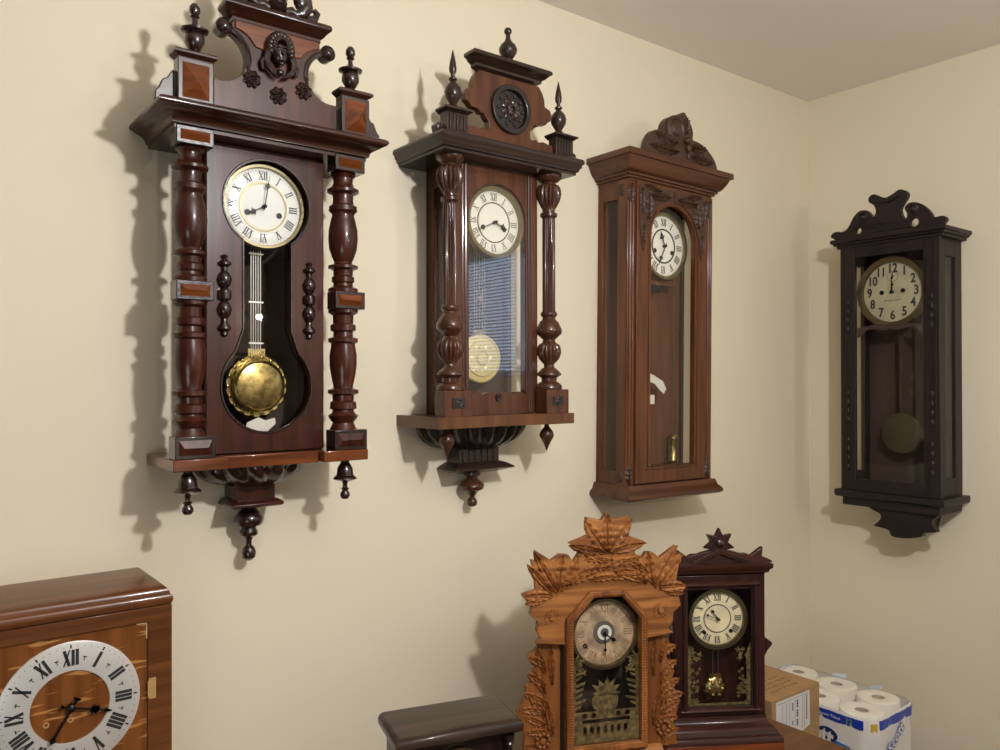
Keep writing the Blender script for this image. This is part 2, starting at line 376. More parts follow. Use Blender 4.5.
mb.box(.05, .09, WY0, WY1, WZ0, WZ0+t); mb.box(.05, .09, WY0, WY1, WZ1-t, WZ1); mb.box(.05, .09, WY0, WY0+t, WZ0+t, WZ1-t); mb.box(.05, .09, WY1-t, WY1, WZ0+t, WZ1-t); mb.box(.05, .09, WY0+.22, WY0+.25, WZ0+t, WZ1-t)
wf = structure('window_1', mb, 'white')
link('pane', MB().box(.095, .10, WY0+.001, WY1-.001, WZ0+.001, WZ1-.001), 'sky', wf, 'daylight outside the pane', smooth=0)
bl = thing('window_blind', (.03, -(WY0+WY1)/2, WZ1), 0, 'pale horizontal blind hanging in the window of the right wall', 'blind')
mb = MB(); mb.box(-.015, .015, -.41, .41, -.03, 0); link('headrail', mb, 'white', bl)
mb = MB()
for i in range(36):
    z = -.045-i*.0196; mb.add([(-.009, -.405, z-.005), (.009, -.405, z+.005), (.009, .405, z+.005), (-.009, .405, z-.005), (-.009, -.405, z-.0044), (.009, -.405, z+.0056), (.009, .405, z+.0056), (-.009, .405, z-.0044)], [(0, 1, 2, 3), (7, 6, 5, 4), (0, 4, 5, 1), (1, 5, 6, 2), (2, 6, 7, 3), (3, 7, 4, 0)])
link('slats', mb, 'slat', bl, smooth=0)
for nm, mbx in (('baseboard_back', MB().box(X0, 0, 0, .012, 0, .09)), ('baseboard_right', MB().box(-.012, 0, .012, -Y0, 0, .09))): structure(nm, mbx, 'white')

# ------------------------------------------------------------------ shared clock builders
def hollow_case(root, zr, hw, d, z0, z1, mat, lining='inside', window=None, t=.014, hw_back=None):
    """back board, two sides (with a glazed window if asked), top and floor of the case"""
    mb = MB(zr); mb.box(-hw, hw, .002, .014, z0, z1); link('back_board', mb, lining, root)
    mb = MB(zr)
    for s in (-1, 1):
        x0, x1 = sorted((s*(hw-t), s*hw))
        if window:
            m0, m1, mz = window
            mb.box(x0, x1, .014, .014+m0, z0, z1); mb.box(x0, x1, d-m1, d, z0, z1); mb.box(x0, x1, .014+m0, d-m1, z0, z0+mz); mb.box(x0, x1, .014+m0, d-m1, z1-mz, z1)
        else: mb.box(x0, x1, .014, d, z0, z1)
    mb.box(-hw+t, hw-t, .014, d, z0, z0+t); mb.box(-hw+t, hw-t, .014, d, z1-t, z1)
    c = link('case', mb, mat, root, bevel=.001)
    if window:
        for s in (-1, 1):
            x = s*(hw-t*.5); link('side_glass', MB(zr).box(x-.001, x+.001, .014+m0, d-m1, z0+mz, z1-mz), 'glass', c, 'clear side glass', smooth=0)
    return c
def dial_set(root, zr, cu, cz, R, d, face, numer, ringmat, hour, minute, hl, ml, hw_, style, numh=.25, rm=.78, inner=.60, holes=((-.42, -.18), (.42, -.18)), bezel=None, serif=True, nw=.16, ringw=.02, handmat='iron', arabic=None, tks=True):
    mb = MB(zr); mb.disc([(R, d-.004), (R, d-.001), (R*.97, d), (R*.62, d+.0002), (.001, d+.0004)], cu, cz, 56)
    dl = link('dial', mb, face, root, bevel=0)
    mb = MB(zr)
    if arabic:
        for i in range(12):
            a = math.radians(90-30*i-30); tx = str(i+1)
            r = R*rm; text_mb(mb, tx, R*numh*1.55, lambda x, y, k: (cu+math.cos(a)*r+x*.8, d+.0006+k, cz+math.sin(a)*r+y), bold=R*.011)
    else: romans(mb, cu, cz, R*rm, R*numh, d+.0004, wt=nw, serif=serif)
    if tks: ticks(mb, cu, cz, R*.925, R*.95, d+.0004, R*.008)
    link('numerals', mb, numer, dl, 'dark hour numerals', smooth=0)
    if inner:
        mb = MB(zr); ring(mb, cu, cz, R*(inner-ringw), R*(inner+ringw), d-.001, d+.0016); link('dial_ring', mb, ringmat, dl, 'thin brass ring inside the numerals')
    for hx, hz in holes:
        mb = MB(zr); mb.disc([(R*.075, d), (R*.075, d+.002), (R*.05, d+.002), (R*.045, d+.0005)], cu+R*hx, cz+R*hz, 16); link('winding_hole', mb, 'iron', dl, 'dark winding hole')
    mb = MB(zr); hand(mb, cu, cz, d+.005, hour, R*hl, R*hw_, style); link('hour_hand', mb, handmat, root, smooth=0)
    mb = MB(zr); hand(mb, cu, cz, d+.009, minute, R*ml, R*hw_*.8, style); mb.disc([(R*.05, d), (R*.05, d+.012), (R*.02, d+.014)], cu, cz, 14); link('minute_hand', mb, handmat, root, smooth=0)
    if bezel:
        r1, bd = bezel; mb = MB(zr); mb.disc([(R*.985, d-.004), (R*.985, d+.004), (R*1.0, d+bd), (r1*.985, d+bd), (r1, d+bd*.6), (r1, d-.006)], cu, cz, 56, closed=True)
        link('bezel', mb, 'brassd', root, 'dull brass rim round the dial')
    return dl
def rosette(mb, u, z, r, d, h=.006, petals=8):
    mb.disc([(r, d), (r*.98, d+h*.4), (r*.8, d+h*.7), (r*.5, d+h*.35), (r*.45, d+h*.8), (r*.25, d+h*1.1), (r*.22, d+h*.6), (r*.05, d+h*1.0)], u, z, petals*6, lobes=petals, ld=.22)


# ================================================================== CLOCK 1: large red brown regulator (left)
def clock_one():
    zr = 1.22
    r = thing('wall_clock', (-2.176, 0, zr), 0, 'large ornate red brown wall clock with a carved face on its crest', 'clock', 'antique clocks hanging on the wall')
    K = lambda: MB(zr)
    hollow_case(r, zr, .128, .112, 1.452, 2.062, 'w1')
    # door: panel with a keyhole opening
    op = arc(0, 1.953, .090, -56, 236, 44)
    op += [(-.050, 1.70)]+arc(0, 1.588, .094, 135, 405, 40)+[(.050, 1.70)]
    dpts = [(-.122, 1.456), (.122, 1.456), (.122, 2.062), (-.122, 2.062)]
    dr = link('door', K().prism(dpts, .112, .132, [op]), 'w1', r, bevel=.0015)
    # raised lip following the opening
    mb = K(); n = len(op)
    cu_ = [(u, .132, z) for u, z in op]; mb.tube(cu_+[cu_[0]], .0028, 6); link('glazing_bead', mb, 'w1d', dr)
    link('door_glass', K().prism([(u*1.01, z) for u, z in op], .116, .118), 'glass', dr, 'clear keyhole-shaped glass', smooth=0)
    for s in (-1, 1):
        mb = K(); p = [(.003, 1.845), (.0075, 1.842), (.005, 1.836), (.013, 1.829), (.013, 1.825), (.006, 1.820), (.006, 1.812), (.011, 1.806), (.0145, 1.796), (.011, 1.784), (.006, 1.779), (.013, 1.774), (.0135, 1.766), (.013, 1.758), (.006, 1.754), (.011, 1.748), (.0145, 1.738), (.011, 1.726), (.006, 1.720), (.006, 1.712), (.013, 1.703), (.013, 1.699), (.006, 1.693), (.007, 1.688), (.003, 1.684)]
        mb.lathe(p, s*.088, .134, 18); link('split_turning', mb, 'w1d', dr, 'dark turned ornament on the door')
    dial_set(r, zr, 0, 1.953, .0795, .108, 'enamel', 'ink', 'brassd', 241, 9, .50, .84, .05, 'orn', numh=.2, rm=.80, inner=.61, ringw=.022, bezel=(.086, .008), nw=.15)
    # pendulum
    pd = K()
    for u in (-.012, -.007, -.002, .003, .008): pd.tube([(u, .072, 1.875), (u, .072, 1.655)], .0009, 6)
    for z in (1.86, 1.76, 1.675): pd.box(-.017, .014, .070, .074, z, z+.003)
    p = link('pendulum', pd, 'steel', r, 'thin steel gridiron rods')
    mb = K(); mb.disc([(.066, .066), (.067, .069), (.064, .073), (.055, .0725), (.053, .070)], 0, 1.588, 72, lobes=18, ld=.05); mb.box(-.018, .018, .066, .072, 1.645, 1.665)
    for k in range(18):
        a = 2*PI*k/18; mb.ball(.060*math.cos(a), .072, 1.588+.060*math.sin(a), .005, .003, .005, 8, 5)
    link('bob_rim', mb, 'brass', p, 'stamped brass rim')
    mb = K(); mb.disc([(.053, .071), (.053, .092), (.050, .094), (.047, .091), (.035, .094), (.012, .096), (.001, .0962)], 0, 1.588, 48); link('bob', mb, 'brass', p, 'round polished brass bob')
    mb = K(); mb.prism([(-.035, 1.500), (.012, 1.494), (.030, 1.510), (.028, 1.522), (.008, 1.517), (-.006, 1.524), (-.03, 1.514)], .098, .0995); link('paper_scrap', mb, 'tag', r, 'torn cream paper scrap at the bottom of the glass')
    # shelf and side columns
    mb = K(); mb.box(-.198, -.098, 0, .186, 1.432, 1.4545); mb.box(.098, .198, 0, .186, 1.432, 1.4545); mb.box(-.098, .098, 0, .160, 1.430, 1.4545)
    link('shelf', mb, 'w1l', r, 'orange brown shelf board', bevel=.002)
    zz = lambda y: 1.693+(330-y)*.00187
    prof = [(146, .024), (149, .027), (152, .021), (157, .020), (162, .024), (165, .033), (168, .033), (171, .022), (177, .021), (182, .023), (184, .029), (189, .030), (192, .024), (194, .023), (200, .026), (210, .030), (220, .031), (232, .029), (241, .0235), (247, .0185), (249, .020), (251, .031), (254, .031), (256, .021), (262, .020), (264, .0235), (269, .0235), (271, .020), (274, .021), (277, .031), (281, .031)]
    prof2 = [(300, .031), (304, .031), (307, .022), (316, .021), (318, .0265), (324, .0265), (326, .020), (331, .021), (333, .031), (337, .031), (339, .025), (342, .0255), (352, .0285), (364, .0285), (376, .025), (387, .0205), (389, .021), (391, .032), (395, .032), (397, .023), (403, .022), (405, .027), (412, .028), (414, .022), (417, .024), (420, .032), (424, .028), (428, .022), (432, .025), (437, .030)]
    for s in (-1, 1):
        u = s*.158; d = .150
        cl = link('column', K().lathe([(a, zz(y)) for y, a in prof], u, d, 28), 'w1', r)
        link('column_shaft', K().lathe([(a, zz(y)) for y, a in prof2], u, d, 28), 'w1', cl)
        for nm, za, zb, hw in (('capital_block', 2.035, 2.068, .034), ('middle_block', 1.748, 1.784, .034), ('column_base', 1.4545, 1.496, .037)):
            b = K(); b.box(u-hw, u+hw, d-.006, d+hw, za, zb)

            bb = link(nm, b, 'w1d', cl, bevel=.0015)
            k = K(); m = .007
            k.add([(u-hw+m, d+hw, za+m), (u+hw-m, d+hw, za+m), (u+hw-m, d+hw, zb-m), (u-hw+m, d+hw, zb-m), (u-hw+2.2*m, d+hw+.006, (za+zb)/2), (u+hw-2.2*m, d+hw+.006, (za+zb)/2)], [(0, 1, 5, 4), (1, 2, 5), (2, 3, 4, 5), (3, 0, 4)])
            link('panel', k, 'w1l' if nm != 'column_base' else 'w1', cl, 'orange faceted panel', smooth=0)
    # cornice
    mb = K(); mb.mould([(-.036, 2.062), (-.036, 2.068), (-.031, 2.070), (-.030, 2.076), (-.027, 2.081), (-.020, 2.086), (-.010, 2.090), (-.008, 2.093), (-.003, 2.094), (0, 2.098), (-.001, 2.103), (-.006, 2.107)], .231, .218)
    link('cornice', mb, 'w1x', r, smooth=50)
    # crest board between the plinths
    h = [(.088, 2.286), (.088, 2.268)]+arc(.112, 2.214, .050, 108, 268, 16)+[(.125, 2.164), (.125, 2.107)]
    out = h+[(-a, b) for a, b in reversed(h)]
    cr = link('crest', K().prism(out, .150, .172), 'w1', r, bevel=.002); cr.location.y = -.014
    for s in (-1, 1):
        mb = K(); mb.disc([(.0155, .150), (.016, .174), (.0135, .177), (.011, .175), (.008, .179), (.002, .181)], s*.106, 2.268, 24)
        pts = arc(.112, 2.214, .054, 106, 200, 12)
        mb.tube([(s*a, .170, b) for a, b in pts], [.006]*12+[.003], 8)
        link('scroll', mb, 'w1d', cr, 'dark carved scroll')
    v = [(-.085, 2.284), (-.085, 2.270), (-.072, 2.266), (-.058, 2.258), (-.046, 2.243), (-.030, 2.240), (.030, 2.240), (.046, 2.243), (.058, 2.258), (.072, 2.266), (.085, 2.270), (.085, 2.284)]
    link('veneer_panel', K().prism(v, .172, .1755), 'w1l', cr, 'orange brown veneer panel', bevel=.001)
    mb = K(); mb.mould([(-.018, 2.284), (-.018, 2.292), (-.012, 2.296), (-.008, 2.303), (-.002, 2.307), (0, 2.311), (-.002, 2.318), (-.008, 2.322)], .108, .190, back=.14); link('crest_cornice', mb, 'w1x', cr, smooth=50)
    # carved mask
    mb = K(); mb.ball(0, .180, 2.238, .0165, .014, .023, 20, 14); mb.ball(0, .194, 2.236, .003, .005, .007, 8, 6)
    mb.ball(0, .191, 2.224, .006, .003, .002, 8, 5); mb.ball(0, .189, 2.216, .006, .005, .004, 8, 6)
    for s in (-1, 1): mb.ball(s*.0065, .1915, 2.243, .004, .002, .0018, 8, 5); mb.tube([(s*.002, .1945, 2.2475), (s*.007, .1945, 2.249), (s*.011, .192, 2.247)], .0012, 6)
    fc = link('carved_mask', mb, 'w1d', cr, 'dark carved woman\'s face')
    mb = K()
    for k in range(13):
        a = PI*(-.10+1.2*k/12); mb.ball(.0215*math.cos(a), .182, 2.246+.027*math.sin(a), .0085, .011, .0085, 10, 7)
        mb.ball(.015*math.cos(a), .189, 2.247+.019*math.sin(a), .006, .007, .006, 8, 6)
    for s in (-1, 1):
        mb.tube([(s*.022, .182, 2.240), (s*.028, .182, 2.222), (s*.024, .184, 2.206), (s*.014, .184, 2.196), (s*.004, .183, 2.190)], [.008, .0075, .006, .005, .002], 8)
        mb.tube([(s*.027, .180, 2.228), (s*.036, .180, 2.214), (s*.034, .180, 2.202), (s*.028, .180, 2.202)], [.006, .005, .004, .003], 8)
    mb.ball(0, .182, 2.201, .008, .007, .007, 10, 6); link('carved_hair', mb, 'w1d', fc)
    for u, z in ((-.053, 2.179), (0, 2.158), (.053, 2.179)):
        mb = K(); rosette(mb, u, z, .0185, .172, .008); link('rosette', mb, 'w1d', cr, 'dark carved flower')
    # pierced ornament on top
    mb = K()
    mb.disc([(.019, .155), (.019, .172), (.014, .178), (.010, .174), (.004, .180)], 0, 2.345, 24)
    for s in (-1, 1):
        mb.tube([(s*.016, .165, 2.330), (s*.030, .165, 2.335), (s*.040, .165, 2.330), (s*.050, .165, 2.334), (s*.062, .165, 2.350), (s*.060, .165, 2.375), (s*.046, .165, 2.392), (s*.026, .165, 2.400), (0, .165, 2.412)], [.009, .010, .009, .013, .015, .012, .011, .010, .011], 10)
        mb.tube([(s*.062, .165, 2.326), (s*.080, .165, 2.332), (s*.086, .165, 2.345), (s*.078, .165, 2.352)], [.010, .009, .007, .005], 8)
        mb.ball(s*.052, .165, 2.362, .018, .012, .022, 12, 8); mb.tube([(s*.014, .165, 2.352), (s*.022, .165, 2.366), (s*.02, .165, 2.384), (0, .165, 2.396)], .006, 8)
    mb.ball(0, .165, 2.418, .02, .012, .02, 12, 8)
    link('pierced_ornament', mb, 'w1d', cr, 'pierced scrollwork topping the crest')
    # plinths, finials and wings
    for s in (-1, 1):
        u = s*.162; pl = K(); pl.box(u-.032, u+.032, .172, .200, 2.106, 2.186)
        pp = link('plinth', pl, 'w1d', r, bevel=.0015)
        mb = K(); mb.mould([(-.004, 2.184), (-.003, 2.188), (.003, 2.192), (.006, 2.194), (.006, 2.198), (.003, 2.201)],   .033, .199, back=.168, cu=u); link('plinth_cap', mb, 'w1x', pp)
        k = K(); m = .008; q = .032
        k.add([(u-q+m, .2005, 2.114), (u+q-m, .2005, 2.114), (u+q-m, .2005, 2.178), (u-q+m, .2005, 2.178), (u, .216, 2.140)], [(0, 1, 4), (1, 2, 4), (2, 3, 4), (3, 0, 4)]); link('panel', k, 'w1l', pp, 'orange faceted panel', smooth=0)
        f = [(.011, 2.200), (.014, 2.204), (.008, 2.208), (.012, 2.214), (.018, 2.226), (.018, 2.238), (.015, 2.246), (.024, 2.250), (.025, 2.254), (.018, 2.258), (.007, 2.264), (.005, 2.270), (.005, 2.278), (.009, 2.282), (.0065, 2.286), (.010, 2.292), (.0095, 2.302), (.006, 2.309), (.001, 2.312)]
        link('finial', K().lathe([(a, 2.2+(z-2.2)*.87) for a, z in f], u-s*.003, .182, 24), 'w1d', pp, 'turned urn finial')
        wg = [(.195, 2.107), (.229, 2.107), (.228, 2.122), (.221, 2.131), (.215, 2.146), (.207, 2.150), (.200, 2.163), (.195, 2.167)]
        link('side_wing', K().prism([(s*a, b) for a, b in wg], .166, .182), 'w1d', pp, bevel=.002)
        # drop finials under the shelf
        f = [(.009, 1.432), (.009, 1.424), (.011, 1.420), (.016, 1.410), (.017, 1.398), (.018, 1.392), (.024, 1.386), (.025, 1.383), (.018, 1.379), (.007, 1.376), (.005, 1.370), (.005, 1.362), (.009, 1.358), (.006, 1.354), (.010, 1.346), (.0105, 1.340), (.007, 1.333), (.001, 1.331)]
        link('drop_finial', K().lathe([(a, 1.432+(z-1.432)*.84) for a, z in f], s*.162, .150, 24), 'w1d', r, 'bell-shaped drop finial under the shelf')
    # gadrooned bowl, block and pendant
    def gad(mb, u0, prof, dscale, n, twist, amp, cnt):
        vs, fs = [], []
        for i, (a, z) in enumerate(prof):
            for k in range(n+1):
                ph = PI*k/n; rr = a*(1-amp*(1-abs(math.sin(ph*cnt/2+twist*i)))) if 0 < i < len(prof)-1 else a
                vs.append((u0+rr*math.cos(ph), .004+rr*math.sin(ph)*dscale, z))
        for i in range(len(prof)-1):
            for k in range(n): fs.append((i*(n+1)+k, i*(n+1)+k+1, (i+1)*(n+1)+k+1, (i+1)*(n+1)+k))
            fs.append((i*(n+1), (i+1)*(n+1), (i+1)*(n+1)+n, i*(n+1)+n))
        fs.append(tuple(range(n, -1, -1))); fs.append(tuple((len(prof)-1)*(n+1)+k for k in range(n+1)))
        return mb.add(vs, fs)
    K.gad = gad
    mb = gad(K(), 0, [(.116, 1.430), (.117, 1.424), (.114, 1.415), (.106, 1.404), (.094, 1.394), (.078, 1.386), (.058, 1.381)], 1.3, 120, .35, .13, 15)
    link('gadrooned_bowl', mb, 'w1d', r, 'dark bowl carved with slanting lobes', smooth=60)
    mb = K(); mb.box(-.043, .037, .003, .078, 1.350, 1.386); mb.mould([(.0, 1.354), (.008, 1.350), (.012, 1.346), (.012, 1.341), (.006, 1.338)], .042, .080, back=.003, cu=-.003)
    link('bottom_block', mb, 'w1', r, bevel=.001)
    f = [(.018, 1.342), (.019, 1.336), (.014, 1.332), (.020, 1.328), (.029, 1.318), (.030, 1.312), (.026, 1.304), (.014, 1.299), (.016, 1.295), (.019, 1.291), (.018, 1.286), (.009, 1.282), (.006, 1.276), (.006, 1.268), (.012, 1.263), (.015, 1.255), (.013, 1.246), (.006, 1.241), (.001, 1.240)]
    link('pendant', K().lathe([(a, 1.342+(z-1.342)*1.19) for a, z in f], -.004, .038, 28), 'w1d', r, 'turned pendant at the bottom')
    return gad
gad = clock_one()

# ================================================================== CLOCK 2: brown regulator with fluted columns
def clock_two():
    zr = 1.28
    r = thing('wall_clock', (-1.594, 0, zr), 0, 'brown wall clock with spire finials, fluted columns and a round carved medallion on top', 'clock', 'antique clocks hanging on the wall')
    K = lambda: MB(zr)
    hollow_case(r, zr, .122, .115, 1.513, 2.120, 'w2', window=(.022, .02, .05))
    def op_():
        o = arc(0, 1.992, .088, 0, 180, 28)
        o += [(-.088, 1.560)]
        n = 4; xs = [(-.088+.176*k/32) for k in range(1, 32)]
        for x in xs:
            t = (x+.088)/.176; zb = 1.562+.008*abs(math.sin(t*PI*4))
            if abs(x) < .014: zb = 1.568
            o.append((x, zb))
        return o+[(.088, 1.560)]
    op = op_()
    dr = link('door', K().prism([(-.126, 1.515), (.126, 1.515), (.126, 2.120), (-.126, 2.120)], .115, .137, [op]), 'w2', r, bevel=.0015)
    mb = K(); mb.disc([(.0095, .137), (.009, .142), (.004, .141), (.002, .144)], 0, 1.556, 16); link('door_boss', mb, 'w2d', dr, 'dark round knob below the glass')
    for s in (-1, 1): link('bead_strip', K().tube([(s*.097, .137, 1.52), (s*.097, .137, 2.118)], .0035, 8).tube([(s*.106, .137, 1.52), (s*.106, .137, 2.118)], .002, 8), 'w2t', dr)
    link('door_glass', K().prism([(a, b) for a, b in op], .1332, .1348), 'glass2', dr, 'reflective clear glass', smooth=0)
    dial_set(r, zr, 0, 1.988, .079, .119, 'enamel2', 'inkg', 'brassd', 110, 247, .52, .84, .055, 'orn', numh=.21, rm=.80, inner=.62, bezel=(.0885, .012), nw=.13)
    pd = K()
    for u in (-.016, -.009, .0, .009, .016): pd.tube([(u, .06, 1.94), (u, .06, 1.72)], .0012, 6)
    p = link('pendulum', pd, 'brass', r, 'brass gridiron rods')
    mb = K(); mb.disc([(.009, .062), (.009, .065), (.002, .066)], 0, 1.805, 24, lobes=6, ld=.6); link('rod_star', mb, 'brass', p); link('rod_clip', K().box(-.02, .02, .058, .062, 1.718, 1.724), 'brass', p)
    mb = K(); mb.disc([(.060, .058), (.0625, .062), (.060, .068), (.055, .069), (.054, .066), (.046, .067), (.044, .071), (.020, .071), (.018, .067), (.014, .073), (.001, .075)], 0, 1.653, 56)
    for k in range(6):
        a = 2*PI*k/6; mb.ball(.030*math.cos(a), .071, 1.653+.030*math.sin(a), .009, .003, .009, 10, 5)
    link('bob', mb, 'bobcream', p, 'round pale stamped brass bob')
    # shelf with serpentine front
    fr = [(-.207, .186), (-.207, .012)]+[(.207, .012), (.207, .186)]
    xs = [k/20 for k in range(21)]
    edge = [(.207-.414*t, .186 if abs(.207-.414*t) > .125 else .186-.016*(.5+.5*math.cos(PI*min(1, max(-1, (.207-.414*t)/.125))))) for t in xs]
    mb = K(); poly = [(-.207, .0), (.207, .0)]+edge; n = len(poly)
    tris = tessellate_polygon([[Vector((a, b, 0)) for a, b in poly]])
    vs = [(a, b, 1.488) for a, b in poly]+[(a, b, 1.5145) for a, b in poly]
    fs = [tuple(t) for t in tris]+[tuple(n+i for i in reversed(t)) for t in tris]+[(k, (k+1) % n, n+(k+1) % n, n+k) for k in range(n)]
    mb.add(vs, fs); link('shelf', mb, 'w2l', r, bevel=.0015)
    zz = lambda y: 1.765+(308-y)*.0023
    prof = [(149, .020), (151, .027), (153, .033), (157, .033), (160, .026), (162, .018), (164, .019), (165, .026, 0), (168, .031, .18), (174, .033, .18), (181, .029, .18), (188, .021, .18), (191, .016), (194, .016), (196, .022), (199, .022), (201, .016), (203, .0165, .2), (250, .0165, .2), (304, .0165, .2), (306, .021), (309, .021), (311, .016), (314, .018), (316, .024), (320, .028), (324, .033), (328, .033), (330, .030), (334, .020), (336, .015), (339, .018), (341, .026), (344, .030, .18), (350, .032, .18), (357, .026, .18), (363, .013, .1), (366, .013), (369, .022), (373, .031), (375, .031), (378, .020), (382, .019), (384, .028), (387, .033), (390, .033), (391, .03)]
    for s in (-1, 1):
        u = s*.152; d = .152
        cl = link('column', K().lathe([(q[1], zz(q[0]), q[2] if len(q) > 2 else 0) for q in prof], u, d, 64, flute=16), 'w2t', r, smooth=50)
        link('pedestal', K().box(u-.037, u+.037, d-.010, d+.034, 1.514, 1.575), 'w2', cl, bevel=.0015)
        mb = K(); mb.box(u-.017, u+.017, d+.034, d+.037, 1.535, 1.558); rosette(mb, u, 1.5465, .010, d+.037, .003); link('carved_square', mb, 'w2d', cl, 'dark carved square')
    mb = K(); mb.mould([(-.016, 2.119), (-.016, 2.125), (-.011, 2.127), (-.010, 2.133), (-.006, 2.136), (-.005, 2.143), (-.001, 2.146), (0, 2.151), (-.001, 2.156), (-.005, 2.159)], .217, .218); link('cornice', mb, 'w2x', r, smooth=50)
    # crest
    h = [(.092, 2.326), (.104, 2.310), (.110, 2.295), (.111, 2.280), (.118, 2.277), (.128, 2.274), (.134, 2.262), (.131, 2.248), (.122, 2.243), (.114, 2.235), (.095, 2.233), (.086, 2.224), (.078, 2.227), (.072, 2.216), (.064, 2.210), (.063, 2.194), (.070, 2.188), (.080, 2.193), (.090, 2.187), (.105, 2.191), (.125, 2.187), (.165, 2.187), (.165, 2.158)]
    cr = link('crest', K().prism(h+[(-a, b) for a, b in reversed(h)], .166, .186), 'w2', r, bevel=.002)
    mb = K(); mb.mould([(-.032, 2.322), (-.030, 2.330), (-.020, 2.335), (-.019, 2.341), (-.012, 2.345), (-.006, 2.352), (0, 2.355), (0, 2.361), (-.003, 2.365)], .120, .205, back=.163); link('crest_cornice', mb, 'w2x', cr, smooth=50)
    mb = K(); ring(mb, 0, 2.249, .046, .059, .184, .196); mb.disc([(.046, .184), (.046, .188), (.001, .189)], 0, 2.249, 40); md = link('medallion', mb, 'w2d', cr, 'round carved medallion', bevel=.002)
    mb = K(); rosette(mb, 0, 2.249, .030, .188, .007, 10)
    for k in range(10):
        a = 2*PI*k/10; mb.ball(.036*math.cos(a), .189, 2.249+.036*math.sin(a), .005, .004, .005, 8, 5)
    link('carved_boss', mb, 'w2x', md)
    f = [(.014, 2.364), (.016, 2.369), (.010, 2.373), (.014, 2.378), (.021, 2.389), (.0225, 2.398), (.018, 2.408), (.009, 2.417), (.006, 2.424), (.0055, 2.434), (.009, 2.438), (.0095, 2.443), (.006, 2.449), (.001, 2.451)]
    link('finial', K().lathe(f, 0, .178, 24), 'w2x', cr, 'bulbous finial on the very top')
    for s in (-1, 1):
        u = s*.164; pl = K(); pl.box(u-.029, u+.029, .172, .200, 2.158, 2.207)
        for k in range(5): pl.box(u-.022+k*.0097, u-.0175+k*.0097, .2, .203, 2.166, 2.204)
        pp = link('plinth', pl, 'w2x', r, bevel=.001)
        link('plinth_cap', K().mould([(-.004, 2.205), (.001, 2.209), (.005, 2.211), (.005, 2.215), (-.004, 2.219), (-.013, 2.224)], .033, .205, back=.166, cu=u), 'w2x', pp)
        f = [(.010, 2.222), (.012, 2.226), (.008, 2.231), (.011, 2.236), (.0185, 2.248), (.020, 2.259), (.0175, 2.270), (.010, 2.279), (.005, 2.283), (.0095, 2.287), (.010, 2.290), (.005, 2.294), (.0045, 2.299), (.008, 2.305), (.009, 2.313), (.007, 2.328), (.003, 2.346), (.0008, 2.356)]
        link('finial', K().lathe(f, u-s*.002, .179, 24), 'w2x', pp, 'ball and spire finial')
        mb = K(); mb.prism([(s*a, b) for a, b in ((.192, 2.158), (.212, 2.158), (.214, 2.166), (.207, 2.172), (.200, 2.172), (.196, 2.178), (.192, 2.182))], .17, .186); mb.disc([(.008, .168), (.0082, .188), (.004, .191)], s*.206, 2.171, 16); link('side_scroll', mb, 'w2x', pp)
        f = [(.006, 1.488), (.006, 1.480), (.009, 1.476), (.015, 1.469), (.0185, 1.460), (.018, 1.453), (.012, 1.443), (.006, 1.431), (.001, 1.418)]
        link('drop_finial', K().lathe(f, s*.154, .140, 24), 'w2t', r, 'spinning-top-shaped drop finial')
    mb = gad(K(), 0, [(.166, 1.488), (.165, 1.478), (.155, 1.461), (.138, 1.446), (.112, 1.433), (.080, 1.425)], .80, 150, .22, .10, 24); link('gadrooned_bowl', mb, 'w2d', r, 'black bowl carved with slanting lobes', smooth=60)
    mb = K(); mb.box(-.062, .062, .003, .058, 1.388, 1.427)
    for k in range(6): mb.box(-.052+k*.019, -.043+k*.019, .058, .061, 1.392, 1.424)
    mb.mould([(0, 1.392), (.012, 1.388), (.026, 1.380), (.028, 1.376), (.010, 1.370), (-.01, 1.364)], .064, .060, back=.003); link('bottom_block', mb, 'w2x', r, bevel=.001)
    f = [(.022, 1.365), (.022, 1.358), (.013, 1.353), (.016, 1.347), (.029, 1.338), (.032, 1.330), (.029, 1.322), (.016, 1.315), (.012, 1.310), (.007, 1.305), (.006, 1.300), (.011, 1.296), (.014, 1.289), (.012, 1.281), (.006, 1.277), (.001, 1.276)]
    link('pendant', K().lathe(f, -.006, .034, 28), 'w2t', r, 'turned pendant at the bottom')
clock_two()

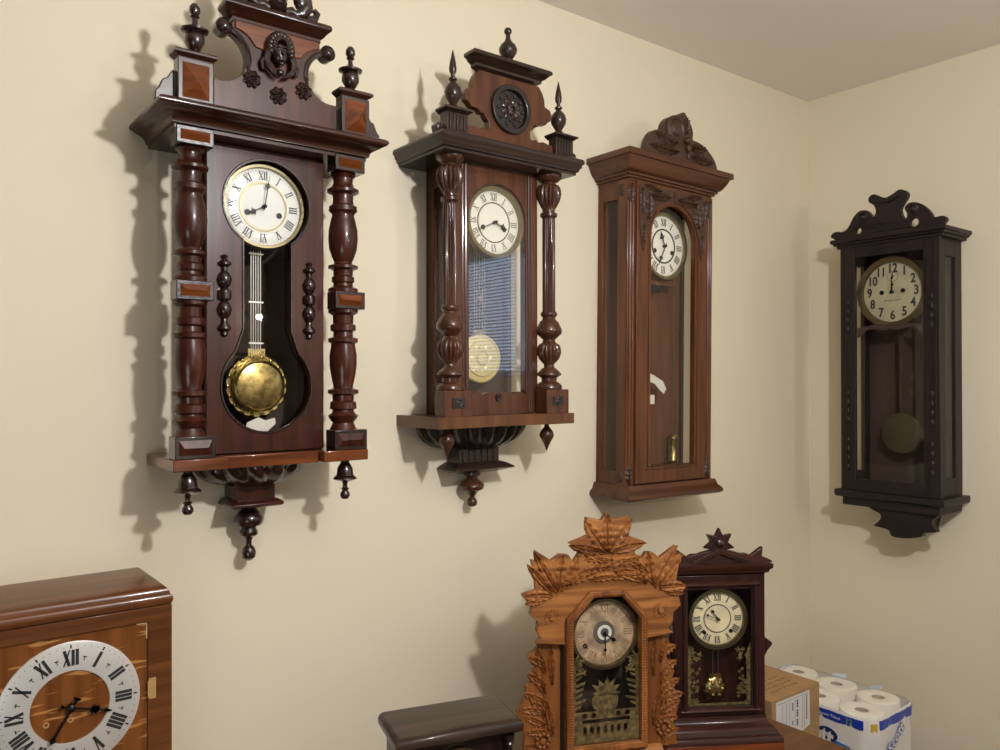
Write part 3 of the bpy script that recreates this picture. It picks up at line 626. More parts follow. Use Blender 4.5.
# ================================================================== CLOCK 3: plain tall box regulator
def clock_three():
    zr = 1.75
    r = thing('wall_clock', (-.938, 0, zr), 0, 'tall plain reddish brown box wall clock with arched glass door, no columns', 'clock', 'antique clocks hanging on the wall', tilt=math.radians(.9))
    K = lambda: MB(zr)
    hollow_case(r, zr, .184, .112, 1.285, 2.165, 'w3', 'inside3', window=(.008, .018, .05))
    op = arc(0, 2.012, .102, 0, 180, 28)+[(-.102, 1.348), (.102, 1.348)]
    dr = link('door', K().prism([(-.155, 1.300), (.155, 1.300), (.155, 2.164), (-.155, 2.164)], .112, .130, [op]), 'w3', r, bevel=.002)
    mb = K(); o2 = [(a*1.06, 1.348+(b-1.348)*1.012-.006) for a, b in op]; mb.tube([(a, .130, b) for a, b in op+[op[0]]], .0045, 8); mb.tube([(a*1.12, .130, (b-1.7)*1.025+1.7) for a, b in op[29:]+[op[0]]][:3], .003, 8); link('glazing_bead', mb, 'w3', dr)
    link('door_glass', K().prism(op, .1165, .1185), 'glass', dr, 'clear arched glass', smooth=0)
    for s in (-1, 1):
        mb = K(); sp = [(.004, 2.156), (.004, 2.124)]+[(a, b) for a, b in arc(0, 2.012, .112, 86, 14, 10)]+[(.118, 2.02), (.122, 1.985), (.130, 1.965), (.138, 1.99), (.146, 2.03), (.150, 2.156)]
        mb.prism([(s*a, b) for a, b in sp], .130, .1325)
        mb.leaf(s*.112, 2.060, s*-6, .075, .034, .132, .008); mb.leaf(s*.140, 2.145, 180+s*4, .075, .024, .132, .007); mb.leaf(s*.100, 2.128, s*-86, .085, .034, .132, .008); mb.leaf(s*.130, 2.04, 180, .055, .018, .132, .006); mb.leaf(s*.06, 2.145, s*80, .07, .022, .132, .006); mb.ball(s*.118, .133, 2.108, .011, .008, .011, 10, 7)
        link('spandrel_carving', mb, 'w3d', dr, 'carved leaf spandrel above the dial')
    for s in (-1, 1):
        mb = K(); u = s*.174
        mb.box(u-.019, u+.019, .090, .122, 1.288, 2.165)
        for q, rr in ((-.013, .0035), (-.003, .0062), (.009, .0045)): mb.tube([(u+q, .123, 1.345), (u+q, .123, 2.10)], rr, 10)
        pz = link('pilaster', mb, 'w3', r)
        for z0, sg in ((2.155, -1), (1.300, 1)):
            mb = K(); mb.leaf(u, z0, 90-sg*90 if sg > 0 else 180, .07, .030, .122, .008); mb.ball(u+s*.014, .105, z0+sg*.02, .011, .014, .020, 10, 7); mb.ball(u+s*.010, .105, z0+sg*.045, .008, .012, .016, 10, 7)
            link('carved_leaf', mb, 'w3d', pz, 'carved leaf at the end')
    dial_set(r, zr, 0, 1.999, .091, .092, 'enamel2', 'ink', 'ink', 338, 207, .5, .74, .06, 'orn', numh=.22, rm=.78, inner=.55, ringw=.025, bezel=(.101, .010), nw=.16)
    mb = K()
    mb.tube([(.100, .05, 1.91), (.100, .05, 1.405)], .0012, 6)
    p = link('weight_line', mb, 'steel', r, 'thin line holding the weight')
    mb = K(); mb.lathe([(.003, 1.432), (.010, 1.428), (.0165, 1.424), (.017, 1.418), (.0155, 1.416), (.0155, 1.352), (.017, 1.350), (.0165, 1.346), (.002, 1.345)], .100, .05, 24); link('weight', mb, 'brass', p, 'brass cylinder weight')
    link('hanging_bracket', K().prism([(-.085, 1.862), (.01, 1.862), (.01, 1.885), (-.06, 1.885), (-.085, 1.905)], .03, .07), 'iron', r, 'dark movement bracket under the dial')
    link('seat_board', K().box(-.075, .075, .014, .075, 1.885, 1.9), 'inside3', r)
    for pts, dd in (([(-.064, 1.600), (-.056, 1.624), (-.020, 1.612), (.022, 1.594), (.036, 1.572), (.026, 1.556), (.010, 1.566), (-.014, 1.586)], .075), ([(-.062, 1.527), (-.060, 1.552), (-.010, 1.553), (-.010, 1.525)], .07), ([(-.072, 1.340), (-.068, 1.360), (-.046, 1.364), (-.036, 1.338)], .08)):
        link('paper_tag', K().prism(pts, dd, dd+.0012), 'tag', r, 'small white paper tag inside the case', smooth=0)
    mb = K(); mb.mould([(-.048, 2.163), (-.048, 2.170), (-.041, 2.171), (-.041, 2.177), (-.034, 2.178), (-.034, 2.184), (-.029, 2.186), (-.022, 2.194), (-.014, 2.207), (-.007, 2.222), (0, 2.2225), (0, 2.238), (-.003, 2.241)], .233, .172); link('cornice', mb, 'w3x', r, smooth=50)
    mb = K(); mb.mould([(-.018, 1.297), (-.015, 1.290), (-.012, 1.280), (-.003, 1.272), (0, 1.266), (0, 1.260), (-.004, 1.256), (-.01, 1.253)], .209, .158); link('base_moulding', mb, 'w3x', r, smooth=50)
    out = [(-.165, 2.240), (-.155, 2.270), (-.140, 2.296), (-.118, 2.309), (-.094, 2.309), (-.088, 2.330), (-.072, 2.350), (-.050, 2.362), (-.024, 2.368), (0, 2.384), (.018, 2.371), (.036, 2.350), (.044, 2.330), (.042, 2.311), (.060, 2.309), (.085, 2.304), (.115, 2.291), (.145, 2.268), (.160, 2.240)]
    out = smooth_line(out, 3, False)
    cr = link('crest', K().prism(out, .146, .166), 'w3d', r, bevel=.003)
    mb = K(); mb.disc([(.040, .166), (.040, .171), (.030, .176), (.025, .171), (.022, .171), (.016, .178), (.002, .180)], -.038, 2.325, 32)
    mb.leaf(.008, 2.320, 8, .050, .036, .166, .010); mb.leaf(-.035, 2.282, -78, .090, .040, .166, .010); mb.leaf(.035, 2.284, 84, .070, .036, .166, .010); mb.leaf(-.030, 2.258, -88, .115, .034, .166, .009); mb.leaf(.036, 2.258, 92, .100, .032, .166, .009); mb.leaf(-.085, 2.268, 15, .034, .03, .166, .008); mb.leaf(.09, 2.262, -12, .034, .03, .166, .008)
    mb.ball(.012, .170, 2.300, .012, .012, .010, 12, 8); mb.ball(.018, .170, 2.280, .010, .010, .013, 12, 8); mb.ball(.02, .168, 2.258, .006, .006, .012, 10, 6)
    link('crest_carving', mb, 'w3d', cr, 'carved scroll and leaves')
clock_three()

# ================================================================== CLOCK 4: blackened oak clock on the right wall
def clock_four():
    zr = 1.08
    r = thing('wall_clock', (0, -.388, zr), -PI/2, 'blackish brown wall clock with large Arabic numerals, alone on the right wall', 'clock', 'antique clocks hanging on the wall')
    K = lambda: MB(zr)
    hollow_case(r, zr, .158, .155, 1.221, 2.052, 'w4', window=(.035, .035, .06))
    op = [(-.113, 1.262), (.113, 1.262), (.113, 2.012), (-.113, 2.012)]
    dr = link('door', K().prism([(-.164, 1.222), (.164, 1.222), (.164, 2.050), (-.164, 2.050)], .155, .172, [op]), 'w4', r, bevel=.002)
    link('door_glass', K().prism(op, .160, .162), 'glass', dr, 'clear door glass', smooth=0)
    for s in (-1, 1):
        mb = K(); u = s*.139
        for k in range(4):
            for z0, zs in ((1.86, -1), (1.30, 1), (1.46, 1)): mb.ball(u, .172, z0+zs*k*.030, .008, .006, .013, 10, 6)
        mb.tube([(u-.013, .172, 1.24), (u-.013, .172, 2.04)], .0025, 6); mb.tube([(u+.013, .172, 1.24), (u+.013, .172, 2.04)], .0025, 6)
        link('carved_stile', mb, 'w4', dr)
    dial_set(r, zr, 0, 1.888, .100, .138, 'paper4', 'ink', 'ink', 2, 2, .34, .62, .045, 'spade', numh=.27, rm=.775, inner=None, holes=((-.36, 0), (.34, .02)), bezel=(.118, .012), arabic=True, tks=False)
    mb = K(); ring(mb, 0, 1.940, .017, .0182, .1380, .1388, 28); mb.disc([(.004, .138), (.004, .141), (.001, .142)], 0, 1.940, 12); hand(mb, 0, 1.940, .1385, 0, .016, .0018, 'spade'); link('seconds_dial', mb, 'inkg', r, 'small seconds dial under the twelve')
    mb = K()
    for k in range(9): mb.box(-.028+k*.0065, -.0245+k*.0065, .1382, .1388, 1.857+.0012*(k % 3), 1.862+.001*(k % 2))
    link('maker_line', mb, 'inkg', r, 'faint grey line of writing below the centre', smooth=0)
    mb = K()
    for s in (-1, 1): mb.prism([(s*.113, 1.772), (s*.113, 1.740), (s*.095, 1.748), (s*.080, 1.765), (s*.055, 1.768), (s*.02, 1.760), (0, 1.766), (0, 1.782), (s*.06, 1.782)], .150, .156)
    link('dial_mask', mb, 'inside', r, 'dark shaped board under the dial')
    p = link('pendulum', K().box(-.006, .006, .078, .082, 1.40, 1.76), 'inside', r, 'flat wooden pendulum rod')
    mb = K(); mb.disc([(.068, .076), (.070, .080), (.064, .086), (.03, .090), (.001, .091)], 0, 1.415, 48); link('bob', mb, 'bobdark', p, 'round dark dull brass bob')
    mb = K(); mb.mould([(-.016, 2.048), (-.016, 2.056), (-.008, 2.058), (-.006, 2.064), (0, 2.066), (0, 2.076), (-.004, 2.079)], .190, .192); link('cornice', mb, 'w4x', r, smooth=40)
    out = [(-.178, 2.066), (-.170, 2.078), (-.184, 2.088), (-.180, 2.100), (-.163, 2.105), (-.141, 2.101), (-.122, 2.112), (-.104, 2.143), (-.082, 2.162), (-.056, 2.160), (-.044, 2.145), (-.034, 2.134), (-.026, 2.150), (-.032, 2.172), (-.050, 2.188), (-.048, 2.204), (-.032, 2.210), (-.014, 2.200), (.007, 2.192), (.03, 2.200), (.052, 2.210), (.074, 2.200), (.078, 2.184), (.066, 2.165), (.056, 2.146), (.060, 2.126), (.072, 2.112), (.076, 2.128), (.068, 2.147), (.081, 2.161), (.106, 2.159), (.13, 2.143), (.149, 2.120), (.170, 2.104), (.200, 2.104), (.211, 2.092), (.202, 2.078), (.196, 2.066)]
    out = [(a*.93 if a > .15 else a, b) for a, b in out]
    out = smooth_line(out, 4, False)
    cr = link('crest', K().prism(out, .180, .196, [circ(-.086, 2.097, .011, 14), circ(.098, 2.097, .014, 14)]), 'w4x', r, bevel=.003)
    mb = K()
    for s, cx in ((-1, -.072), (1, .094)): mb.disc([(.020, .196), (.020, .199), (.013, .202), (.010, .198), (.003, .203)], cx, 2.140, 24)
    mb.tube([(-.035, .196, 2.188), (-.01, .198, 2.182), (.015, .198, 2.178), (.055, .196, 2.192)], [.003, .006, .006, .003], 8); link('crest_scroll', mb, 'w4', cr)
    mb = K(); mb.mould([(0, 1.222), (.001, 1.216), (.001, 1.203), (-.004, 1.198), (-.016, 1.196)], .180, .186); mb.box(-.160, .160, .01, .170, 1.170, 1.198); link('shelf', mb, 'w4x', r, bevel=.001)
    br = [(-.162, 1.196), (.150, 1.196), (.145, 1.172), (.128, 1.158), (.118, 1.150), (.122, 1.132), (.132, 1.114), (.096, 1.110), (.085, 1.094), (.060, 1.086), (.024, 1.080), (-.010, 1.082), (-.020, 1.100), (-.058, 1.106), (-.070, 1.108), (-.050, 1.128), (-.046, 1.148), (-.072, 1.160), (-.100, 1.174), (-.112, 1.172), (-.162, 1.168)]
    link('bottom_bracket', K().prism([(a+.01, b) for a, b in br[:3]+smooth_line(br[3:-2], 3, False)+br[-2:]], .128, .154), 'w4x', r, bevel=.003)
    mb = K(); mb.prism([(-.04, 1.168), (.10, 1.168), (.08, 1.092), (-.01, 1.092)], .003, .128); mb.box(-.155, .155, .003, .13, 1.168, 1.180); link('bracket_block', mb, 'w4', r, bevel=.004)
clock_four()

# ================================================================== furniture under the lower clocks
def table():
    r = thing('table', (-1.87, -.52, 0), 0, 'brown wooden table under the shelf clocks, its edge beside the cardboard box', 'table')
    top = link('tabletop', MB().box(-1.03, 1.03, -.39, .39, .632, .66), 'tablew', r, bevel=.002)
    mb = MB(); mb.box(-.96, .96, -.33, -.31, .55, .632); mb.box(-.96, .96, .31, .33, .55, .632); mb.box(-.96, -.94, -.31, .31, .55, .632); mb.box(.94, .96, -.31, .31, .55, .632); link('apron', mb, 'tablew', r)
    for u in (-.95, .95):
        for d in (-.32, .32): link('leg', MB().lathe([(.022, 0), (.026, .02), (.020, .06), (.030, .3), (.034, .45), (.026, .5), (.034, .52), (.034, .55)], u, d, 20), 'tablew', r)
table()
def stool():
    r = thing('low_bench', (-.44, -.30, 0), 0, 'low wooden bench under the cardboard box and the toilet paper', 'bench')
    link('bench_top', MB().box(-.385, .385, -.27, .27, .322, .35), 'tablew', r, bevel=.002)
    for u in (-.34, .34):
        for d in (-.23, .23): link('leg', MB().box(u-.02, u+.02, d-.02, d+.02, 0, .322), 'tablew', r, bevel=.002)
stool()

# ================================================================== oak clock with silver dial, lower left
def silver_clock():
    zr = .70
    r = thing('wall_clock', (-2.540, 0, zr), 0, 'brown oak clock with silver dial ring and brass hinge, lower left corner', 'clock', None)
    K = lambda: MB(zr); H = .163
    mb = K(); mb.box(-H, H, .002, .014, zr, 1.198); mb.box(-H, -H+.014, .014, .176, zr, 1.198); mb.box(H-.014, H, .014, .176, zr, 1.198); mb.box(-H+.014, H-.014, .014, .176, zr, zr+.014)
    link('case', mb, 'oakLz', r, bevel=.001)
    mb = K(); mb.mould([(-.004, 1.196), (0, 1.200), (.002, 1.207), (.001, 1.213), (-.003, 1.216), (-.003, 1.219), (-.005, 1.224), (-.009, 1.228), (-.014, 1.230)], H, .190); link('top_moulding', mb, 'oakL', r, smooth=50)
    mb = K(); mb.prism([(-H, zr), (H, zr), (H, 1.197), (-H, 1.197)], .176, .190, [[(-.119, .76), (.122, .76), (.122, 1.172), (-.119, 1.172)]]); dr = link('door', mb, 'oakL', r, bevel=.001)
    pn = link('door_panel', K().box(-.119, .122, .178, .186, .76, 1.172), 'oakP', dr, 'paler oak panel with ray flecks')
    mb = K(); mb.box(.104, .1215, .186, .187, 1.169, 1.1712); mb.box(.1198, .1215, .186, .187, 1.142, 1.171); link('inlay_line', mb, 'inlay', pn, 'thin pale inlaid line', smooth=0)
    mb = K()
    for k in range(80): mb.box(-.118+k*.003, -.1165+k*.003, .186, .1866, 1.1725, 1.1738)
    link('stringing', mb, 'iron', dr, 'dark dotted inlay', smooth=0)
    mb = K(); mb.box(.1235, .135, .186, .1925, 1.036, 1.072); mb.tube([(.123, .193, 1.040), (.123, .193, 1.068)], .0022, 8); mb.disc([(.0015, .1925), (.0012, .1932)], .129, 1.047, 10); mb.disc([(.0015, .1925), (.0012, .1932)], .129, 1.061, 10); link('hinge', mb, 'hinge', dr, 'brass hinge')
    R = .109; cz = 1.052
    mb = K(); mb.disc([(.0595, .186), (R, .186), (R, .189), (R*.985, .1898), (.0605, .1895)], 0, cz, 72, closed=True); dl = link('chapter_ring', mb, 'silver', r, 'brushed silver ring')
    mb = K(); mb.disc([(.0598, .1862), (.0598, .1868), (.001, .187)], 0, cz, 48); link('dial_center', mb, 'oakP', r, 'oak disc in the middle of the dial')
    mb = K(); romans(mb, 0, cz, R*.755, R*.245, .1895, wt=.19, cw=.33, serif=False); ticks(mb, 0, cz, R*.915, R*.935, .1895, .0008)
    for i in range(12):
        a = math.radians(90-30*i-15); T = lambda x, y: (math.cos(a)*y+math.sin(a)*x, cz+math.sin(a)*y-math.cos(a)*x)
        stroke(mb, T, 0, R*.70, 0, R*.76, .0012, .1895); stroke(mb, T, -.003, R*.76, .003, R*.76, .002, .1895)
    for i in range(12):
        a = math.radians(90-30*i); T = lambda x, y: (math.cos(a)*y+math.sin(a)*x, cz+math.sin(a)*y-math.cos(a)*x)
        stroke(mb, T, 0, R*.90, 0, R*.955, .0026, .1895)
    link('numerals', mb, 'ink', dl, 'black Roman numerals and marks', smooth=0)
    for hx in (-.036, 0):
        mb = K(); ring(mb, hx, cz-.022, .0026, .0046, .1865, .1885, 16); link('winding_hole', mb, 'hinge', r, 'small brass winding hole')
    mb = K(); hand(mb, 0, cz, .193, 107.5, R*.60, R*.045, 'maltese'); link('hour_hand', mb, 'iron', r, smooth=0)
    mb = K(); hand(mb, 0, cz, .197, 211, R*.56, R*.06, 'thin'); mb.disc([(.006, .187), (.006, .199), (.002, .201)], 0, cz, 14); link('minute_hand', mb, 'iron', r, smooth=0)
silver_clock()

# ================================================================== small black mantel clock
def black_clock():
    zr = .66
    r = thing('mantel_clock', (-1.925, -.452, zr), math.radians(-15.5), 'low dark brown mantel clock with flat rounded lid, left of carved oak clock', 'clock', None)
    K = lambda: MB(zr)
    mb = K(); mb.mould([(-.016, .908), (-.012, .912), (-.006, .913), (-.001, .917), (.001, .922), (.001, .930), (-.002, .936), (-.006, .939), (-.010, .940)], .127, 0, back=-.135); link('lid', mb, 'blk', r, smooth=55)
    mb = K(); mb.box(-.112, .112, -.130, -.022, .70, .909); link('case', mb, 'blkz', r, bevel=.002)
    mb = K(); mb.mould([(0, .660), (.0, .676), (-.004, .680), (-.006, .690), (-.012, .696), (-.014, .702)], .124, 0, back=-.135); link('base', mb, 'blk', r, smooth=50)
    for s in (-1, 1): link('column', K().lathe([(.010, .700), (.010, .706), (.0065, .710), (.006, .80), (.006, .888), (.010, .892), (.007, .896), (.011, .900), (.011, .909)], s*.103, -.014, 16), 'blkz', r)
    mb = K(); ring(mb, 0, .838, .052, .062, -.024, -.012); link('bezel', mb, 'brassd', r, 'dull brass rim round the dial')
    mb = K(); mb.disc([(.053, -.022), (.053, -.018), (.001, -.017)], 0, .838, 40); dl = link('dial', mb, 'paper', r, 'cream dial')
    mb = K(); romans(mb, 0, .838, .042, .012, -.0175); link('numerals', mb, 'ink', dl, smooth=0)
    mb = K(); hand(mb, 0, .838, -.014, 300, .026, .004, 'spade'); link('hour_hand', mb, 'iron', r, smooth=0)
    mb = K(); hand(mb, 0, .838, -.011, 60, .042, .003, 'spade'); link('minute_hand', mb, 'iron', r, smooth=0)
black_clock()

# ================================================================== carved oak shelf clock
def oak_clock():
    zr = .66
    r = thing('mantel_clock', (-1.475, -.389, zr), math.radians(-24), 'golden carved oak shelf clock with leaf edged crest and stencilled glass door', 'clock', None)
    K = lambda: MB(zr)
    R = [(.002, 1.296), (.020, 1.277), (.057, 1.283), (.052, 1.239), (.099, 1.222), (.062, 1.213), (.082, 1.182), (.089, 1.184), (.099, 1.199), (.117, 1.196), (.134, 1.183), (.175, 1.210), (.170, 1.185), (.187, 1.192), (.181, 1.162), (.175, 1.130), (.177, 1.116), (.200, 1.111), (.181, 1.092), (.186, 1.070), (.168, 1.055), (.165, 1.032), (.152, 1.017), (.168, 1.006)]
    L = [(-.011, 1.276), (-.048, 1.285), (-.045, 1.243), (-.091, 1.227), (-.057, 1.219), (-.079, 1.184), (-.091, 1.202), (-.112, 1.204), (-.131, 1.191), (-.170, 1.216), (-.164, 1.190), (-.179, 1.195), (-.171, 1.164), (-.170, 1.151), (-.169, 1.126), (-.201, 1.118), (-.178, 1.089), (-.183, 1.073), (-.164, 1.056), (-.166, 1.034), (-.157, 1.017), (-.170, 1.007)]
    inner = [(-.082, .765), (-.082, 1.052), (-.034, 1.103), (.036, 1.103), (.082, 1.050), (.082, .765)]
    out = R+[(.098, .999), (.098, .742), (-.098, .742), (-.098, .999)]+list(reversed(L))
    fb = link('front_board', K().prism(out, -.020, -.002, [inner]), 'oak', r, bevel=.002)
    mb = K()
    for u, z, a, ln, wd in ((.003, 1.205, 0, .088, .034), (.006, 1.205, 38, .092, .042), (0, 1.205, -36, .092, .042), (.012, 1.205, 80, .088, .032), (-.008, 1.205, -78, .086, .032),
        (.115, 1.125, -10, .078, .030), (.118, 1.12, 33, .108, .030), (.095, 1.13, -25, .072, .030), (.13, 1.12, 42, .09, .026), (.13, 1.115, 90, .068, .034), (.150, 1.105, 100, .045, .024), (.10, 1.13, -70, .09, .026), (.085, 1.15, -95, .08, .022), (.10, 1.155, -60, .06, .022),
        (-.115, 1.125, 8, .078, .030), (-.118, 1.12, -31, .110, .030), (-.095, 1.13, 22, .076, .030), (-.13, 1.12, -42, .09, .026), (-.13, 1.112, -88, .070, .034), (-.150, 1.105, -100, .045, .024),
        (-.11, 1.125, 55, .07, .024), (-.09, 1.14, 75, .08, .024), (-.05, 1.155, 60, .075, .024), (-.04, 1.145, 88, .07, .022), (-.01, 1.165, 70, .07, .022), (0, 1.18, -62, .085, .024), (.015, 1.185, -85, .07, .022), (-.02, 1.17, -105, .07, .022), (-.06, 1.155, -108, .06, .02), (.02, 1.16, 96, .07, .022), (.03, 1.175, 75, .06, .022)):
        mb.leaf(u, z, a, ln, wd, -.004, .009)
    mb.tube([(.03, -.001, 1.19), (-.03, -.001, 1.162), (-.09, -.001, 1.138), (-.135, -.001, 1.11)], .0028, 6); mb.tube([(.045, -.001, 1.165), (.09, -.001, 1.148), (.125, -.001, 1.115)], .0028, 6)
    link('carved_leaves', mb, 'oak', fb, 'leaves and fern fronds carved in relief', smooth=60)
    for u, z in ((-.131, 1.064), (.134, 1.062)):
        mb = K(); mb.disc([(.007, -.002), (.007, .003), (.001, .005)], u, z, 16)
        for k in range(16):
            a = 2*PI*k/16; mb.tube([(u+.010*math.cos(a), -.002, z+.010*math.sin(a)), (u+.018*math.cos(a), -.002, z+.018*math.sin(a))], [.0018, .0030], 6)
        link('rosette', mb, 'oak', fb, 'round carved sunburst')
    for s in (-1, 1):
        o = ([(.105, .998), (.160, .998), (.156, .991), (.176, .962), (.156, .953), (.160, .938), (.180, .908), (.170, .888), (.178, .868), (.194, .850), (.188, .822), (.176, .790), (.180, .765), (.186, .735)] if s > 0 else
             [(.105, .998), (.160, .998), (.158, .990), (.184, .971), (.160, .955), (.170, .940), (.170, .914), (.187, .904), (.184, .888), (.194, .871), (.207, .846), (.200, .823), (.190, .799), (.193, .773), (.196, .735)])
        wg = link('side_wing', K().prism([(s*a, b) for a, b in o+[(.105, .735)]], -.040, -.022), 'oakz', r, bevel=.002)
        mb = K()
        for z, a, ln, wd in ((.95, 62, .046, .026), (.935, 20, .06, .026), (.905, 55, .052, .028), (.885, 25, .06, .026), (.865, 62, .056, .028), (.845, 80, .060, .028), (.835, 35, .07, .028), (.815, 65, .056, .026), (.80, 90, .046, .024), (.79, 10, .08, .026), (.905, 2, .09, .022), (.76, 75, .05, .024), (.745, 50, .05, .02)): mb.leaf(s*(.142 if a > 15 else .124), z, s*a, ln, wd, -.024, .008)
        mb.disc([(.007, -.022), (.007, -.013), (.001, -.012)], s*.148, .781, 16)
        for k in range(9):
            a = 2*PI*k/9; mb.ball(s*.148+.015*math.cos(a), -.019, .781+.015*math.sin(a), .0055, .006, .0055, 8, 6)
        link('carved_leaves', mb, 'oakz', wg, smooth=60)
    # door frame with notched beading
    outer = [(-.100, .752), (-.100, 1.058), (-.042, 1.117), (.043, 1.117), (.097, 1.056), (.097, .752)]
    dr = link('door', K().prism(outer, -.002, .009, [inner]), 'oakz', r, bevel=.002)
    mb = K(); path = [(-.0895, .765), (-.0895, 1.055), (-.038, 1.109), (.039, 1.109), (.089, 1.053), (.089, .765)]
    for (a, b), (c, e) in zip(path, path[1:]):
        Ls = math.hypot(c-a, e-b); n = int(Ls/.0062)
        for k in range(n):
            t = (k+.5)/n; mb.ball(a+(c-a)*t, .009, b+(e-b)*t, .0036 if b == e else .004, .003, .0023 if a == c else .0036, 8, 5)
    link('beading', mb, 'oakz', dr, 'notched beading round the glass')
    link('door_glass', K().prism([(a*1.01, b) for a, b in inner], -.006, -.0045), 'glassG', dr, 'clear glass', smooth=0)
    # stencil on the back of the glass
    mb = K(); d0, d1 = -.0072, -.0066
    def S(pts, holes=()): mb.prism(pts, d0, d1, holes)
    S([(-.026, .878), (-.034, .868), (-.032, .850), (-.020, .838), (.016, .838), (.028, .850), (.030, .868), (.024, .878)])
    for a, ln in ((-75, .034), (-50, .045), (-25, .044), (5, .046), (30, .046), (55, .044), (80, .036)):
        ra = math.radians(a); ux, uz = math.sin(ra), math.cos(ra); S([(-.002, .874), (ux*ln*.5-uz*.007, .876+uz*ln*.5+ux*.007), (ux*ln, .876+uz*ln-.004), (ux*ln*.5+uz*.007, .876+uz*ln*.5-ux*.007)])
    S([(-.081, .822), (.081, .822), (.081, .840), (-.081, .840)], [circ(-.052, .831, .0065, 10), circ(-.030, .831, .0065, 10), circ(.030, .831, .0065, 10), circ(.052, .831, .0065, 10)])
    S([(-.081, .768), (.081, .768), (.081, .814), (-.081, .814)], [[(x, .787), (x+.009, .787), (x+.009, .803), (x+.0045, .808), (x, .803)] for x in [-.056+.0165*k for k in range(7)]])
    S([(-.081, .812), (-.058, .812), (-.058, .824), (-.081, .824)]); S([(.058, .812), (.081, .812), (.081, .824), (.058, .824)])
    for s in (-1, 1):
        for k in range(9):
            z = .842+k*.013; L_ = .020+.012*math.sin(k*1.3)**2; S([(s*.081, z), (s*(.081-L_), z+.010), (s*(.079-L_), z+.016), (s*.081, z+.008)])
        S([(s*.081, .84), (s*.074, .84), (s*.072, .96), (s*.081, .965)])
        for k in range(5): S([(s*(.081), .955+k*.002), (s*(.066-.004*k), .975-k*.012), (s*(.064-.004*k), .970-k*.012), (s*.081, .945)])
    link('gold_stencil', mb, 'goldd', dr, 'gold stencilled vase of leaves over a balustrade', smooth=0)
    mb = K(); mb.box(-.104, .104, -.118, -.108, .745, 1.14); mb.box(-.104, -.094, -.108, -.022, .745, 1.14); mb.box(.094, .104, -.108, -.022, .745, 1.14); mb.box(-.094, .094, -.108, -.022, 1.13, 1.14); link('case', mb, 'inside', r, bevel=.001)
    link('base', K().mould([(0, .66), (0, .700), (-.006, .706), (-.010, .722), (-.020, .730), (-.022, .744)], .166, .004, back=-.085), 'oak', r, smooth=50)
    dial_set(r, zr, .004, 1.010, .075, -.030, 'paperG', 'inkb', 'brass', 125, 180, .5, .68, .06, 'spade', numh=.24, rm=.78, inner=None, holes=((-.62, -.36),), bezel=(.083, .010), nw=.12)
    mb = K(); mb.disc([(.026, -.030), (.026, -.0275), (.023, -.027), (.019, -.0275)], .004, 1.012, 36, closed=False); am = link('alarm_disc', mb, 'inkg', r, 'dark grey alarm disc')
    mb = K(); ring(mb, .004, 1.012, .0105, .0175, -.027, -.0255, 32); link('alarm_ring', mb, 'enamel2', am, 'pale pierced alarm ring')
oak_clock()

